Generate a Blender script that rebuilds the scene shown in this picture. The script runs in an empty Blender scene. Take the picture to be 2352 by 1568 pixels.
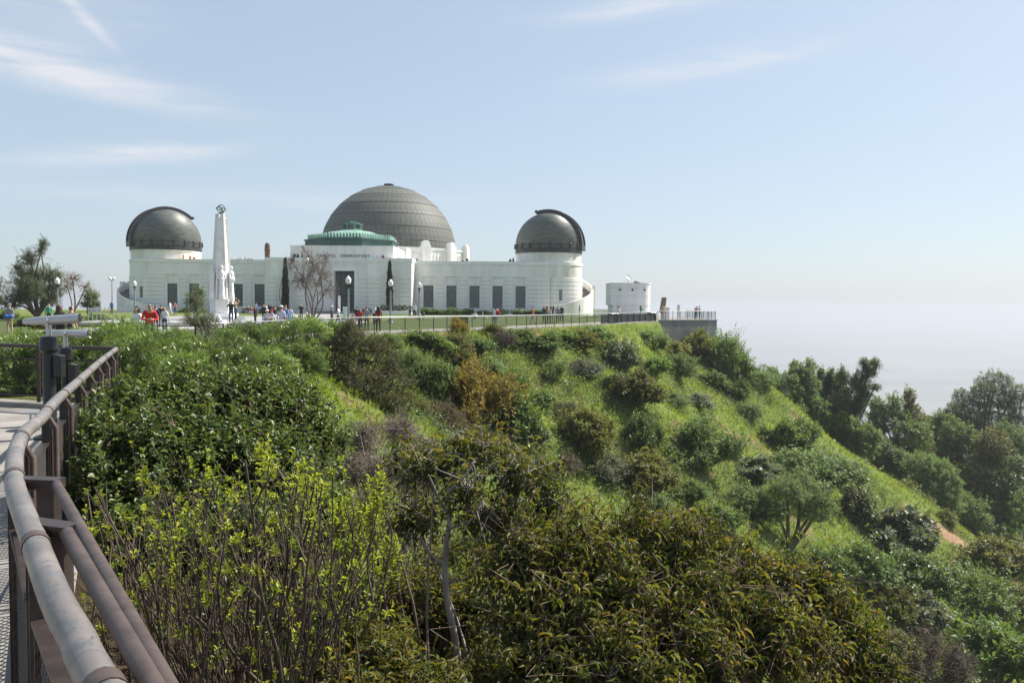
import bpy, bmesh, math, random
import numpy as np
from mathutils import Vector, Matrix

# ------------------------------------------------------------------ camera, sky, sun, exposure
SC = bpy.context.scene
COL = SC.collection
CAM = np.array([0.0, 0.0, 1.85])
FPX, UC, VC = 1829.0, 1176.0, 784.0            # focal length and centre of the 2352 x 1568 frame
PITCH, ROLL = math.atan(81 / 1829.0), math.radians(0.45)
_f = np.array([0, math.cos(PITCH), -math.sin(PITCH)])
_u0 = np.array([0, math.sin(PITCH), math.cos(PITCH)])
_r0 = np.array([1.0, 0, 0])
RGT = _r0 * math.cos(ROLL) + _u0 * math.sin(ROLL)
UPV = -_r0 * math.sin(ROLL) + _u0 * math.cos(ROLL)
FWD = _f
cd = bpy.data.cameras.new('camera')
cam = bpy.data.objects.new('camera', cd)
COL.objects.link(cam)
cam.matrix_world = Matrix(((RGT[0], UPV[0], -FWD[0], CAM[0]), (RGT[1], UPV[1], -FWD[1], CAM[1]),
                           (RGT[2], UPV[2], -FWD[2], CAM[2]), (0, 0, 0, 1)))
cd.sensor_width = 36.0
cd.lens = 36.0 * FPX / 2352.0
cd.clip_start = 0.05
cd.clip_end = 90000.0
SC.camera = cam

SUN_AZ, SUN_EL = math.radians(60), math.radians(47)   # azimuth clockwise from +Y
w = bpy.data.worlds.new('World')
SC.world = w
w.use_nodes = True
nt = w.node_tree
nt.nodes.clear()
N = nt.nodes.new
wo = N('ShaderNodeOutputWorld')
bg = N('ShaderNodeBackground')
sky = N('ShaderNodeTexSky')
sky.sky_type = 'NISHITA'
sky.sun_disc = False
sky.sun_elevation = SUN_EL
sky.sun_rotation = SUN_AZ
sky.altitude = 350
sky.air_density = 1.0
sky.dust_density = 1.5
sky.ozone_density = 2.5
bg.inputs['Strength'].default_value = 0.10
# hazy sky: the sky's own colours with their range compressed, thin cirrus streaks over it
def wnode(op, a, b=None, c=None):
    m = N('ShaderNodeMath'); m.operation = op
    for i, s in enumerate((a, b, c)):
        if s is None: continue
        if isinstance(s, (int, float)): m.inputs[i].default_value = s
        else: nt.links.new(s, m.inputs[i])
    return m.outputs[0]
gm = N('ShaderNodeGamma'); gm.inputs[1].default_value = 0.4
nt.links.new(sky.outputs[0], gm.inputs[0])
tint = N('ShaderNodeMix'); tint.data_type = 'RGBA'; tint.blend_type = 'MULTIPLY'; tint.inputs['Factor'].default_value = 1
nt.links.new(gm.outputs[0], tint.inputs['A']); tint.inputs['B'].default_value = (2.0, 2.18, 2.33, 1)
tc = N('ShaderNodeTexCoord')
sep = N('ShaderNodeSeparateXYZ')
nt.links.new(tc.outputs['Generated'], sep.inputs[0])
az = wnode('ARCTAN2', sep.outputs[0], sep.outputs[1])
el = wnode('ARCSINE', sep.outputs[2])
cmb = N('ShaderNodeCombineXYZ')
nt.links.new(az, cmb.inputs[0]); nt.links.new(el, cmb.inputs[1])
mp = N('ShaderNodeMapping')
mp.inputs['Rotation'].default_value = (0, 0, math.radians(-7))
mp.inputs['Scale'].default_value = (5.0, 30.0, 1)
nt.links.new(cmb.outputs[0], mp.inputs['Vector'])
n1 = N('ShaderNodeTexNoise')
n1.inputs['Scale'].default_value = 1.1; n1.inputs['Detail'].default_value = 7
n1.inputs['Roughness'].default_value = 0.6; n1.inputs['Distortion'].default_value = 0.7
nt.links.new(mp.outputs[0], n1.inputs['Vector'])
mr = N('ShaderNodeMapRange'); mr.inputs['From Min'].default_value = 0.32; mr.inputs['From Max'].default_value = 0.68; mr.inputs['To Min'].default_value = 0.1
nt.links.new(n1.outputs['Fac'], mr.inputs['Value'])
tot = None
# centre azimuth, centre elevation, half length, half height, tilt, strength (radians)
for a0, e0, hl, hh, tl, st in ((-0.47, 0.236, 0.13, 0.018, -0.13, 1.15), (-0.60, 0.262, 0.09, 0.020, 0.0, 1.0), (-0.455, 0.163, 0.10, 0.010, 0.13, 1.2), (-0.502, 0.315, 0.05, 0.006, -0.75, 0.8),
                               (-0.56, 0.315, 0.13, 0.035, 0.0, 0.45), (0.205, 0.357, 0.14, 0.011, 0.11, 1.1), (0.255, 0.286, 0.13, 0.013, 0.11, 0.9), (-0.35, 0.124, 0.30, 0.012, 0.02, 0.45),
                               (0.10, 0.238, 0.07, 0.005, 0.0, 0.3), (-0.30, 0.37, 0.12, 0.02, 0.1, 0.35), (-1.3, 0.3, 0.4, 0.04, 0.1, 0.6), (1.2, 0.35, 0.4, 0.03, 0.1, 0.5), (-0.9, 0.7, 0.5, 0.06, 0.2, 0.5)):
    p = wnode('SUBTRACT', az, a0); q = wnode('SUBTRACT', el, e0)
    c, s_ = math.cos(tl), math.sin(tl)
    u = wnode('DIVIDE', wnode('ADD', wnode('MULTIPLY', p, c), wnode('MULTIPLY', q, s_)), hl)
    v = wnode('DIVIDE', wnode('SUBTRACT', wnode('MULTIPLY', q, c), wnode('MULTIPLY', p, s_)), hh)
    r2 = wnode('ADD', wnode('MULTIPLY', u, u), wnode('MULTIPLY', v, v))
    g = wnode('MULTIPLY', wnode('POWER', 2.718, wnode('MULTIPLY', r2, -1.0)), st)
    tot = g if tot is None else wnode('ADD', tot, g)
cfac = wnode('MINIMUM', wnode('MULTIPLY', tot, mr.outputs[0]), 0.85)
mx = N('ShaderNodeMix'); mx.data_type = 'RGBA'
nt.links.new(cfac, mx.inputs['Factor'])
nt.links.new(tint.outputs['Result'], mx.inputs['A'])
mx.inputs['B'].default_value = (4.6, 4.65, 4.95, 1)
nt.links.new(mx.outputs['Result'], bg.inputs['Color'])
nt.links.new(bg.outputs[0], wo.inputs['Surface'])

sl = bpy.data.lights.new('sun', 'SUN')
sl.energy = 5.0
sl.angle = math.radians(0.6)
sl.color = (1.0, 0.94, 0.85)
so = bpy.data.objects.new('sun', sl)
COL.objects.link(so)
sdir = Vector((math.sin(SUN_AZ) * math.cos(SUN_EL), math.cos(SUN_AZ) * math.cos(SUN_EL), math.sin(SUN_EL)))
so.rotation_euler = sdir.to_track_quat('Z', 'Y').to_euler()
so.location = (60, 60, 80)

SC.view_settings.view_transform = 'Standard'
SC.view_settings.look = 'None'
SC.view_settings.gamma = 1.0
SC.view_settings.use_curve_mapping = False
SC.view_settings.exposure = 0.86
SC.render.engine = 'CYCLES'
SC.cycles.use_denoising = True
try:
    SC.cycles.denoiser = 'OPENIMAGEDENOISE'
    SC.cycles.denoising_input_passes = 'RGB_ALBEDO_NORMAL'
except Exception:
    pass
SC.cycles.max_bounces = 6
SC.cycles.diffuse_bounces = 3
SC.cycles.glossy_bounces = 2
SC.cycles.transmission_bounces = 4
SC.cycles.transparent_max_bounces = 6
SC.cycles.volume_bounces = 1
SC.cycles.caustics_reflective = False
SC.cycles.caustics_refractive = False

# ------------------------------------------------------------------ helpers
def at(px, py, D):
    """World point on the line of sight through frame pixel (px, py), D metres ahead."""
    d = FWD + RGT * ((px - UC) / FPX) + UPV * ((VC - py) / FPX)
    return CAM + d * (D / d[1])

def tag(o, label=None, cat=None, group=None, kind=None):
    if label: o['label'] = label
    if cat: o['category'] = cat
    if group: o['group'] = group
    if kind: o['kind'] = kind
    return o

def empty(name, loc=(0, 0, 0), rz=0.0, label=None, cat=None, group=None):
    o = bpy.data.objects.new(name, None)
    COL.objects.link(o)
    o.location = Vector([float(c) for c in loc])
    o.rotation_euler = (0, 0, rz)
    o.empty_display_size = 0.2
    return tag(o, label, cat, group)

def link_mesh(name, me, mats, parent=None, loc=None):
    o = bpy.data.objects.new(name, me)
    COL.objects.link(o)
    if mats is not None and len(me.materials) == 0:
        for m in (mats if isinstance(mats, (list, tuple)) else [mats]):
            me.materials.append(m)
    if parent is not None: o.parent = parent
    if loc is not None: o.location = Vector([float(c) for c in loc])
    return o

def dup(root, loc=None, rz=None, scale=None):
    """A copy of a thing with copies of its parts and sub-parts (mesh data shared)."""
    r = root.copy(); COL.objects.link(r)
    if loc is not None: r.location = Vector([float(c) for c in loc])
    if rz is not None: r.rotation_euler = (0, 0, rz)
    if scale is not None: r.scale = scale if hasattr(scale, '__len__') else (scale,) * 3
    for ch in list(root.children):
        c = ch.copy(); COL.objects.link(c); c.parent = r
        for g in list(ch.children):
            d = g.copy(); COL.objects.link(d); d.parent = c
    return r

class MB:
    """Collects boxes, tubes, lathes and prisms; build() links them as one mesh object."""
    def __init__(s): s.v = []; s.f = []; s.m = []
    def add(s, vs, fs, mi=0):
        b = len(s.v)
        s.v.extend([tuple(float(c) for c in p) for p in vs])
        for f in fs:
            s.f.append(tuple(b + i for i in f)); s.m.append(mi)
        return s
    def box(s, x0, x1, y0, y1, z0, z1, mi=0):
        vs = [(x0, y0, z0), (x1, y0, z0), (x1, y1, z0), (x0, y1, z0), (x0, y0, z1), (x1, y0, z1), (x1, y1, z1), (x0, y1, z1)]
        return s.add(vs, [(0, 3, 2, 1), (4, 5, 6, 7), (0, 1, 5, 4), (1, 2, 6, 5), (2, 3, 7, 6), (3, 0, 4, 7)], mi)
    def bevbox(s, x0, x1, y0, y1, z0, z1, b, mi=0):
        bm = bmesh.new()
        bmesh.ops.create_cube(bm, size=1)
        for v in bm.verts:
            v.co = Vector(((x0 + x1) / 2 + v.co.x * (x1 - x0), (y0 + y1) / 2 + v.co.y * (y1 - y0), (z0 + z1) / 2 + v.co.z * (z1 - z0)))
        bmesh.ops.bevel(bm, geom=bm.edges[:], offset=b, segments=1, affect='EDGES')
        bm.verts.index_update()
        s.add([v.co for v in bm.verts], [[v.index for v in f.verts] for f in bm.faces], mi)
        bm.free(); return s
    def prism(s, poly, z0, z1, mi=0):
        n = len(poly)
        vs = [(p[0], p[1], z0) for p in poly] + [(p[0], p[1], z1) for p in poly]
        fs = [tuple(range(n - 1, -1, -1)), tuple(range(n, 2 * n))] + [(i, (i + 1) % n, n + (i + 1) % n, n + i) for i in range(n)]
        return s.add(vs, fs, mi)
    def lathe(s, prof, n=32, c=(0, 0), mi=0, a0=0.0, a1=2 * math.pi, capped=False):
        full = abs(a1 - a0 - 2 * math.pi) < 1e-6
        k = n if full else n + 1
        vs = []
        for i in range(k):
            a = a0 + (a1 - a0) * i / n
            for r, z in prof: vs.append((c[0] + r * math.cos(a), c[1] + r * math.sin(a), z))
        L = len(prof); fs = []
        for i in range(n):
            j = (i + 1) % k
            for q in range(L - 1): fs.append((i * L + q, j * L + q, j * L + q + 1, i * L + q + 1))
        if capped:
            fs.append(tuple(i * L + L - 1 for i in range(k))); fs.append(tuple(i * L for i in range(k - 1, -1, -1)))
        return s.add(vs, fs, mi)
    def tube(s, pts, rad, n=8, mi=0, caps=True):
        P = [Vector([float(c) for c in p]) for p in pts]
        R = rad if hasattr(rad, '__len__') else [rad] * len(P)
        vs = []; prev = None
        for i, p in enumerate(P):
            t = (P[min(i + 1, len(P) - 1)] - P[max(i - 1, 0)]).normalized()
            if prev is None:
                a = t.orthogonal().normalized()
            else:
                a = (prev - t * prev.dot(t)).normalized()
            prev = a; b = t.cross(a)
            for k in range(n):
                th = 2 * math.pi * k / n
                vs.append(p + (a * math.cos(th) + b * math.sin(th)) * R[i])
        fs = []
        for i in range(len(P) - 1):
            for k in range(n):
                k2 = (k + 1) % n
                fs.append((i * n + k, i * n + k2, (i + 1) * n + k2, (i + 1) * n + k))
        if caps:
            fs.append(tuple(range(n - 1, -1, -1))); fs.append(tuple((len(P) - 1) * n + k for k in range(n)))
        return s.add(vs, fs, mi)
    def bar(s, a, b, wx, wz, mi=0, up=(0, 0, 1)):
        a = Vector([float(c) for c in a]); b = Vector([float(c) for c in b]); t = (b - a).normalized()
        sd = t.cross(Vector(up)).normalized(); u = sd.cross(t)
        vs = []
        for p in (a, b):
            for i, j in ((-1, -1), (1, -1), (1, 1), (-1, 1)): vs.append(p + sd * i * wx / 2 + u * j * wz / 2)
        return s.add(vs, [(0, 3, 2, 1), (4, 5, 6, 7), (0, 1, 5, 4), (1, 2, 6, 5), (2, 3, 7, 6), (3, 0, 4, 7)], mi)
    def ball(s, c, r, n=10, mi=0, sz=(1, 1, 1)):
        prof = [(max(1e-4, r * math.sin(math.pi * i / n)), -r * math.cos(math.pi * i / n)) for i in range(n + 1)]
        b = len(s.v); s.lathe(prof, n + 4, mi=mi)
        for i in range(b, len(s.v)):
            x, y, z = s.v[i]; s.v[i] = (x * sz[0] + c[0], y * sz[1] + c[1], z * sz[2] + c[2])
        return s
    def mesh(s, name, smooth=None):
        me = bpy.data.meshes.new(name)
        me.from_pydata(s.v, [], s.f)
        if s.m: me.polygons.foreach_set('material_index', s.m)
        if smooth is not None:
            try: me.set_sharp_from_angle(angle=smooth)
            except Exception: pass
            me.polygons.foreach_set('use_smooth', [True] * len(me.polygons))
        me.update()
        return me
    def build(s, name, mats, parent=None, smooth=None, loc=None):
        return link_mesh(name, s.mesh(name, smooth), mats, parent, loc)

def np_mesh(name, V, F, var=None, smooth=False, mi=None):
    """Fast mesh from arrays: V (n,3), F a list of (m,k) index arrays."""
    me = bpy.data.meshes.new(name)
    V = np.ascontiguousarray(V, dtype=np.float32)
    me.vertices.add(len(V)); me.vertices.foreach_set('co', V.ravel())
    loops = np.concatenate([f.ravel() for f in F]).astype(np.int32)
    sizes = np.concatenate([np.full(len(f), f.shape[1], np.int32) for f in F])
    starts = np.concatenate([[0], np.cumsum(sizes)[:-1]]).astype(np.int32)
    me.loops.add(len(loops)); me.loops.foreach_set('vertex_index', loops)
    me.polygons.add(len(sizes)); me.polygons.foreach_set('loop_start', starts)
    if mi is not None: me.polygons.foreach_set('material_index', mi.astype(np.int32))
    if smooth: me.polygons.foreach_set('use_smooth', np.ones(len(sizes), bool))
    me.update(calc_edges=True)
    if var is not None:
        a = me.attributes.new('var', 'FLOAT', 'FACE')
        a.data.foreach_set('value', var.astype(np.float32))
    return me

# ------------------------------------------------------------------ materials
MATS = {}
def mat(name, c=(0.5, 0.5, 0.5), rough=0.7, metal=0.0, c2=None, scale=4.0, detail=4.0, stretch=None, lo=0.35, hi=0.65, bump=0.0, bscale=None, spec=0.4, var=False, coord='Object'):
    if name in MATS: return MATS[name]
    m = bpy.data.materials.new(name); m.use_nodes = True
    t = m.node_tree; b = t.nodes['Principled BSDF']
    b.inputs['Roughness'].default_value = rough
    b.inputs['Metallic'].default_value = metal
    b.inputs['Specular IOR Level'].default_value = spec
    b.inputs['Base Color'].default_value = (*c, 1)
    if c2 is not None or bump:
        co = t.nodes.new('ShaderNodeTexCoord')
        mpn = t.nodes.new('ShaderNodeMapping')
        if stretch: mpn.inputs['Scale'].default_value = stretch
        t.links.new(co.outputs[coord], mpn.inputs['Vector'])
    if c2 is not None:
        nz = t.nodes.new('ShaderNodeTexNoise')
        nz.inputs['Scale'].default_value = scale; nz.inputs['Detail'].default_value = detail
        t.links.new(mpn.outputs[0], nz.inputs['Vector'])
        rp = t.nodes.new('ShaderNodeValToRGB')
        rp.color_ramp.elements[0].position = lo; rp.color_ramp.elements[0].color = (*c, 1)
        rp.color_ramp.elements[1].position = hi; rp.color_ramp.elements[1].color = (*c2, 1)
        t.links.new(nz.outputs['Fac'], rp.inputs[0])
        t.links.new(rp.outputs[0], b.inputs['Base Color'])
    if bump:
        nb = t.nodes.new('ShaderNodeTexNoise'); nb.inputs['Scale'].default_value = bscale or scale * 4; nb.inputs['Detail'].default_value = 3
        t.links.new(mpn.outputs[0], nb.inputs['Vector'])
        bp = t.nodes.new('ShaderNodeBump'); bp.inputs['Strength'].default_value = bump; bp.inputs['Distance'].default_value = 0.02
        t.links.new(nb.outputs['Fac'], bp.inputs['Height']); t.links.new(bp.outputs[0], b.inputs['Normal'])
    MATS[name] = m
    return m

def leaf_mat(name, cols, trans=0.35, rough=0.45, spec=0.35, tcol=None, obj_var=0.25):
    """Foliage: colour picked per leaf by the 'var' attribute, part of the light passes through."""
    if name in MATS: return MATS[name]
    m = bpy.data.materials.new(name); m.use_nodes = True
    t = m.node_tree; b = t.nodes['Principled BSDF']; out = t.nodes['Material Output']
    a = t.nodes.new('ShaderNodeAttribute'); a.attribute_name = 'var'
    rp = t.nodes.new('ShaderNodeValToRGB')
    el = rp.color_ramp.elements
    while len(el) < len(cols): el.new(0.5)
    for i, c in enumerate(cols):
        el[i].position = i / (len(cols) - 1); el[i].color = (*c, 1)
    t.links.new(a.outputs['Fac'], rp.inputs[0])
    oi = t.nodes.new('ShaderNodeObjectInfo')
    hsv = t.nodes.new('ShaderNodeHueSaturation')
    mr = t.nodes.new('ShaderNodeMapRange'); mr.inputs['To Min'].default_value = 1 - obj_var; mr.inputs['To Max'].default_value = 1 + obj_var
    t.links.new(oi.outputs['Random'], mr.inputs['Value']); t.links.new(mr.outputs[0], hsv.inputs['Value'])
    t.links.new(rp.outputs[0], hsv.inputs['Color'])
    t.links.new(hsv.outputs[0], b.inputs['Base Color'])
    b.inputs['Roughness'].default_value = rough; b.inputs['Specular IOR Level'].default_value = spec
    tr = t.nodes.new('ShaderNodeBsdfTranslucent')
    g = t.nodes.new('ShaderNodeMix'); g.data_type = 'RGBA'; g.blend_type = 'MULTIPLY'; g.inputs['Factor'].default_value = 1.0
    t.links.new(hsv.outputs[0], g.inputs['A']); g.inputs['B'].default_value = (*(tcol or (1.5, 1.6, 0.7)), 1)
    t.links.new(g.outputs['Result'], tr.inputs['Color'])
    ms = t.nodes.new('ShaderNodeMixShader'); ms.inputs[0].default_value = trans
    t.links.new(b.outputs[0], ms.inputs[1]); t.links.new(tr.outputs[0], ms.inputs[2])
    t.links.new(ms.outputs[0], out.inputs['Surface'])
    MATS[name] = m
    return m

white = mat('white_concrete', (0.70, 0.68, 0.64), 0.8, c2=(0.86, 0.85, 0.82), scale=0.9, stretch=(1, 1, 0.25), lo=0.3, hi=0.7, bump=0.15, bscale=12)
stained = mat('stained_white_concrete', (0.56, 0.53, 0.44), 0.85, c2=(0.76, 0.75, 0.70), scale=0.7, stretch=(1, 1, 0.35), lo=0.3, hi=0.62, bump=0.15, bscale=10)
trimw = mat('white_trim', (0.74, 0.73, 0.695), 0.8, c2=(0.84, 0.83, 0.80), scale=2.0)
copper = mat('aged_brown_copper', (0.075, 0.08, 0.07), 0.62, 0.0, c2=(0.145, 0.15, 0.13), scale=1.1, detail=6, lo=0.3, hi=0.72, spec=0.25)
copper_in = mat('dark_copper_seam', (0.035, 0.035, 0.032), 0.6)
coppl = mat('pale_copper_lip', (0.17, 0.17, 0.145), 0.5, 0.2)
domed = mat('dark_dome_copper', (0.08, 0.088, 0.08), 0.48, 0.0, c2=(0.15, 0.16, 0.135), scale=0.8, detail=6, stretch=(1, 1, 4), lo=0.35, hi=0.75, spec=0.45)
domeb = mat('blackened_dome_metal', (0.028, 0.03, 0.032), 0.45, 0.2, c2=(0.05, 0.05, 0.048), scale=2.0)
verd = mat('green_verdigris', (0.14, 0.27, 0.215), 0.7, c2=(0.27, 0.42, 0.34), scale=1.2, detail=6, lo=0.35, hi=0.7)
verdk = mat('dark_verdigris', (0.022, 0.055, 0.05), 0.5, 0.1, c2=(0.05, 0.11, 0.095), scale=1.0, detail=5, stretch=(3, 3, 0.6))
glassd = mat('dark_window_glass', (0.09, 0.11, 0.11), 0.10, spec=0.7)
grille = mat('green_bronze_grille', (0.17, 0.20, 0.19), 0.5)
bronze = mat('dark_bronze', (0.035, 0.04, 0.038), 0.45, 0.4)
brickm = mat('brown_brick', (0.075, 0.038, 0.028), 0.85, c2=(0.12, 0.065, 0.048), scale=3)
concrete = mat('pale_concrete', (0.20, 0.185, 0.165), 0.9, c2=(0.30, 0.28, 0.255), scale=1.2, detail=6, bump=0.2)
concd = mat('weathered_concrete', (0.14, 0.14, 0.133), 0.9, c2=(0.25, 0.245, 0.235), scale=0.6, detail=6, stretch=(1, 1, 0.4), bump=0.2)
pathm = mat('grey_path_paving', (0.25, 0.24, 0.24), 0.9, c2=(0.33, 0.32, 0.31), scale=0.5, detail=6)
black = mat('black_paint', (0.014, 0.014, 0.015), 0.32)
steel = mat('galvanised_steel', (0.42, 0.43, 0.44), 0.38, 0.7)

# ------------------------------------------------------------------ terrain
EDGE = [(6, -40), (2.2, -5), (1.1, -1.0), (-0.25, 1.3), (-1.75, 3.4), (-3.15, 6.2), (-6.4, 13.5), (-8.3, 17), (-9.4, 22), (-10.6, 31), (-9.8, 45),
        (-9.0, 50), (-6.3, 54), (4.5, 70), (16.3, 88), (16.5, 93.3), (24.7, 99.0), (24.5, 112), (18, 140), (4, 180), (-25, 200), (-60, 195), (-90, 170)]
POLY = np.array(EDGE + [(-400, 150), (-400, -40)], float)

def signed_dist(x, y):
    """Distance outside the plateau's outline (negative inside)."""
    x = np.asarray(x, float); y = np.asarray(y, float)
    d = np.full(x.shape, 1e9); inside = np.zeros(x.shape, bool)
    n = len(POLY)
    for i in range(n):
        ax, ay = POLY[i]; bx, by = POLY[(i + 1) % n]
        ex, ey = bx - ax, by - ay
        t = np.clip(((x - ax) * ex + (y - ay) * ey) / (ex * ex + ey * ey), 0, 1)
        d = np.minimum(d, np.hypot(x - ax - t * ex, y - ay - t * ey))
        c = ((ay > y) != (by > y))
        with np.errstate(divide='ignore', invalid='ignore'):
            xi = ex * (y - ay) / (ey if ey != 0 else 1e-9) + ax
        inside ^= c & (x < xi)
    return np.where(inside, -d, d)

_rng = np.random.default_rng(5)
_TAB = _rng.random((256, 256))
def vnoise(x, y):
    xi = np.floor(x).astype(int); yi = np.floor(y).astype(int)
    fx = x - xi; fy = y - yi
    fx = fx * fx * (3 - 2 * fx); fy = fy * fy * (3 - 2 * fy)
    g = lambda a, b: _TAB[a % 256, b % 256]
    return (g(xi, yi) * (1 - fx) + g(xi + 1, yi) * fx) * (1 - fy) + (g(xi, yi + 1) * (1 - fx) + g(xi + 1, yi + 1) * fx) * fy - 0.5

def ground(x, y):
    x = np.asarray(x, float); y = np.asarray(y, float)
    d = signed_dist(x, y)
    out = np.maximum(d, 0)
    z = -(0.55 * np.minimum(out, 1.5) + 0.74 * np.clip(out - 1.5, 0, 55) + 0.5 * np.clip(out - 56.5, 0, 1e6))
    k = np.clip(out / 10, 0, 1)
    z = z + k * (4.2 * vnoise(x / 15 + 3.3, y / 15 + 7.1) + 1.5 * vnoise(x / 5.5, y / 5.5 + 40)) + np.clip(out / 2, 0, 1) * 0.5 * vnoise(x / 1.7, y / 1.7)
    sm = lambda q: np.clip(q, 0, 1) ** 2 * (3 - 2 * np.clip(q, 0, 1))
    z = z - 2.5 * sm(out / 0.9) * sm((x - 11) / 9) * sm((y - 60) / 25)
    rise = np.clip((y - 58) / 55, 0, 1); rise = rise * rise * (3 - 2 * rise)
    z = z + np.where(d < 0, 1, np.clip(1 - out / 4, 0, 1)) * 0.45 * rise
    return z

def gz(x, y): return float(ground(np.array([x]), np.array([y]))[0])

_TT = np.concatenate([np.arange(2, 40, 0.15), np.arange(40, 400, 0.4)])
def hit(px, py):
    """First point of the terrain seen through frame pixel (px, py)."""
    d = FWD + RGT * ((px - UC) / FPX) + UPV * ((VC - py) / FPX)
    P = CAM[None] + d[None] * _TT[:, None]
    g = ground(P[:, 0], P[:, 1])
    i = np.argmax(P[:, 2] < g)
    if not (P[i, 2] < g[i]): return None
    return np.array([P[i, 0], P[i, 1], g[i]])

def axis(parts):
    return np.unique(np.round(np.concatenate([np.arange(a, b, s) for a, b, s in parts]), 4))
gx = axis([(-420, -120, 20), (-120, -40, 4), (-40, -14, 1.6), (-14, 30, 0.5), (30, 75, 0.8), (75, 140, 2.5), (140, 321, 10)])
gy = axis([(-60, -6, 3), (-6, 34, 0.5), (34, 112, 0.8), (112, 160, 2.5), (160, 420, 10)])
GX, GY = np.meshgrid(gx, gy, indexing='ij')
GZ = ground(GX.ravel(), GY.ravel())
nx, ny = len(gx), len(gy)
idx = np.arange(nx * ny).reshape(nx, ny)
quads = np.stack([idx[:-1, :-1], idx[1:, :-1], idx[1:, 1:], idx[:-1, 1:]], -1).reshape(-1, 4)
tm = np_mesh('terrain', np.stack([GX.ravel(), GY.ravel(), GZ], 1), [quads], smooth=True)

SOIL = [(tuple(float(v) for v in hit(*p)), rr) for p, rr in (((2195, 1235), 4.2), ((2290, 1370), 2.6), ((1690, 1010), 1.6), ((1560, 985), 1.0))]
def hill_material():
    m = bpy.data.materials.new('grassy_hillside'); m.use_nodes = True
    t = m.node_tree; b = t.nodes['Principled BSDF']; b.inputs['Roughness'].default_value = 0.95; b.inputs['Specular IOR Level'].default_value = 0.1
    co = t.nodes.new('ShaderNodeTexCoord')
    def noise(s, d, r=0.6):
        n = t.nodes.new('ShaderNodeTexNoise'); n.inputs['Scale'].default_value = s; n.inputs['Detail'].default_value = d; n.inputs['Roughness'].default_value = r
        t.links.new(co.outputs['Object'], n.inputs['Vector']); return n.outputs['Fac']
    def ramp(f, stops):
        r = t.nodes.new('ShaderNodeValToRGB'); el = r.color_ramp.elements
        while len(el) < len(stops): el.new(0.5)
        for e, (p, c) in zip(el, stops): e.position = p; e.color = (*c, 1)
        t.links.new(f, r.inputs[0]); return r.outputs[0]
    def mixc(f, a, c):
        x = t.nodes.new('ShaderNodeMix'); x.data_type = 'RGBA'
        t.links.new(f, x.inputs['Factor']); t.links.new(a, x.inputs['A']); t.links.new(c, x.inputs['B']); return x.outputs['Result']
    grass = ramp(noise(0.35, 8), [(0.3, (0.11, 0.16, 0.03)), (0.5, (0.19, 0.25, 0.05)), (0.7, (0.26, 0.29, 0.075))])
    fine = ramp(noise(6.0, 8, 0.75), [(0.3, (0.035, 0.06, 0.018)), (0.7, (0.17, 0.22, 0.075))])
    gmix = t.nodes.new('ShaderNodeMix'); gmix.data_type = 'RGBA'; gmix.inputs['Factor'].default_value = 0.45
    t.links.new(grass, gmix.inputs['A']); t.links.new(fine, gmix.inputs['B'])
    dirt = ramp(noise(2.5, 6), [(0.3, (0.16, 0.115, 0.07)), (0.7, (0.30, 0.20, 0.12))])
    dm = ramp(noise(0.12, 6), [(0.57, (0, 0, 0)), (0.66, (1, 1, 1))])
    c = mixc(dm, gmix.outputs['Result'], dirt)
    # bare orange soil breaking through on the lower ridge
    for (sx_, sy_, sz_), rr in SOIL:
        vd = t.nodes.new('ShaderNodeVectorMath'); vd.operation = 'DISTANCE'; t.links.new(co.outputs['Object'], vd.inputs[0]); vd.inputs[1].default_value = (sx_, sy_, sz_)
        ma = t.nodes.new('ShaderNodeMath'); ma.operation = 'MULTIPLY_ADD'; t.links.new(noise(0.8, 6, 0.7), ma.inputs[0]); ma.inputs[1].default_value = rr * 2.2; t.links.new(vd.outputs['Value'], ma.inputs[2])
        m2 = t.nodes.new('ShaderNodeMapRange'); m2.inputs['From Min'].default_value = rr * 1.75; m2.inputs['From Max'].default_value = rr * 1.95; m2.inputs['To Min'].default_value = 1; m2.inputs['To Max'].default_value = 0
        t.links.new(ma.outputs[0], m2.inputs['Value'])
        soil = ramp(noise(3.0, 6), [(0.3, (0.20, 0.125, 0.075)), (0.7, (0.42, 0.27, 0.17))])
        c = mixc(m2.outputs[0], c, soil)
    # brown leaf litter under the shrubs by the overlook
    sp = t.nodes.new('ShaderNodeSeparateXYZ'); t.links.new(co.outputs['Object'], sp.inputs[0])
    ad = t.nodes.new('ShaderNodeMath'); ad.operation = 'MULTIPLY_ADD'; t.links.new(noise(0.5, 4), ad.inputs[0]); ad.inputs[1].default_value = 9.0; t.links.new(sp.outputs[1], ad.inputs[2])
    mrr = t.nodes.new('ShaderNodeMapRange'); mrr.inputs['From Min'].default_value = 17; mrr.inputs['From Max'].default_value = 22; mrr.inputs['To Min'].default_value = 1; mrr.inputs['To Max'].default_value = 0
    t.links.new(ad.outputs[0], mrr.inputs['Value'])
    litter = ramp(noise(9, 6, 0.7), [(0.3, (0.035, 0.026, 0.018)), (0.7, (0.13, 0.095, 0.06))])
    c = mixc(mrr.outputs[0], c, litter)
    t.links.new(c, b.inputs['Base Color'])
    bp = t.nodes.new('ShaderNodeBump'); bp.inputs['Strength'].default_value = 0.9; bp.inputs['Distance'].default_value = 0.25
    t.links.new(noise(5.0, 8, 0.7), bp.inputs['Height']); t.links.new(bp.outputs[0], b.inputs['Normal'])
    return m
HILL = hill_material()
tag(link_mesh('terrain', tm, HILL), 'steep green grassy hillside falling away below the promenade', kind='structure')

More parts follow.
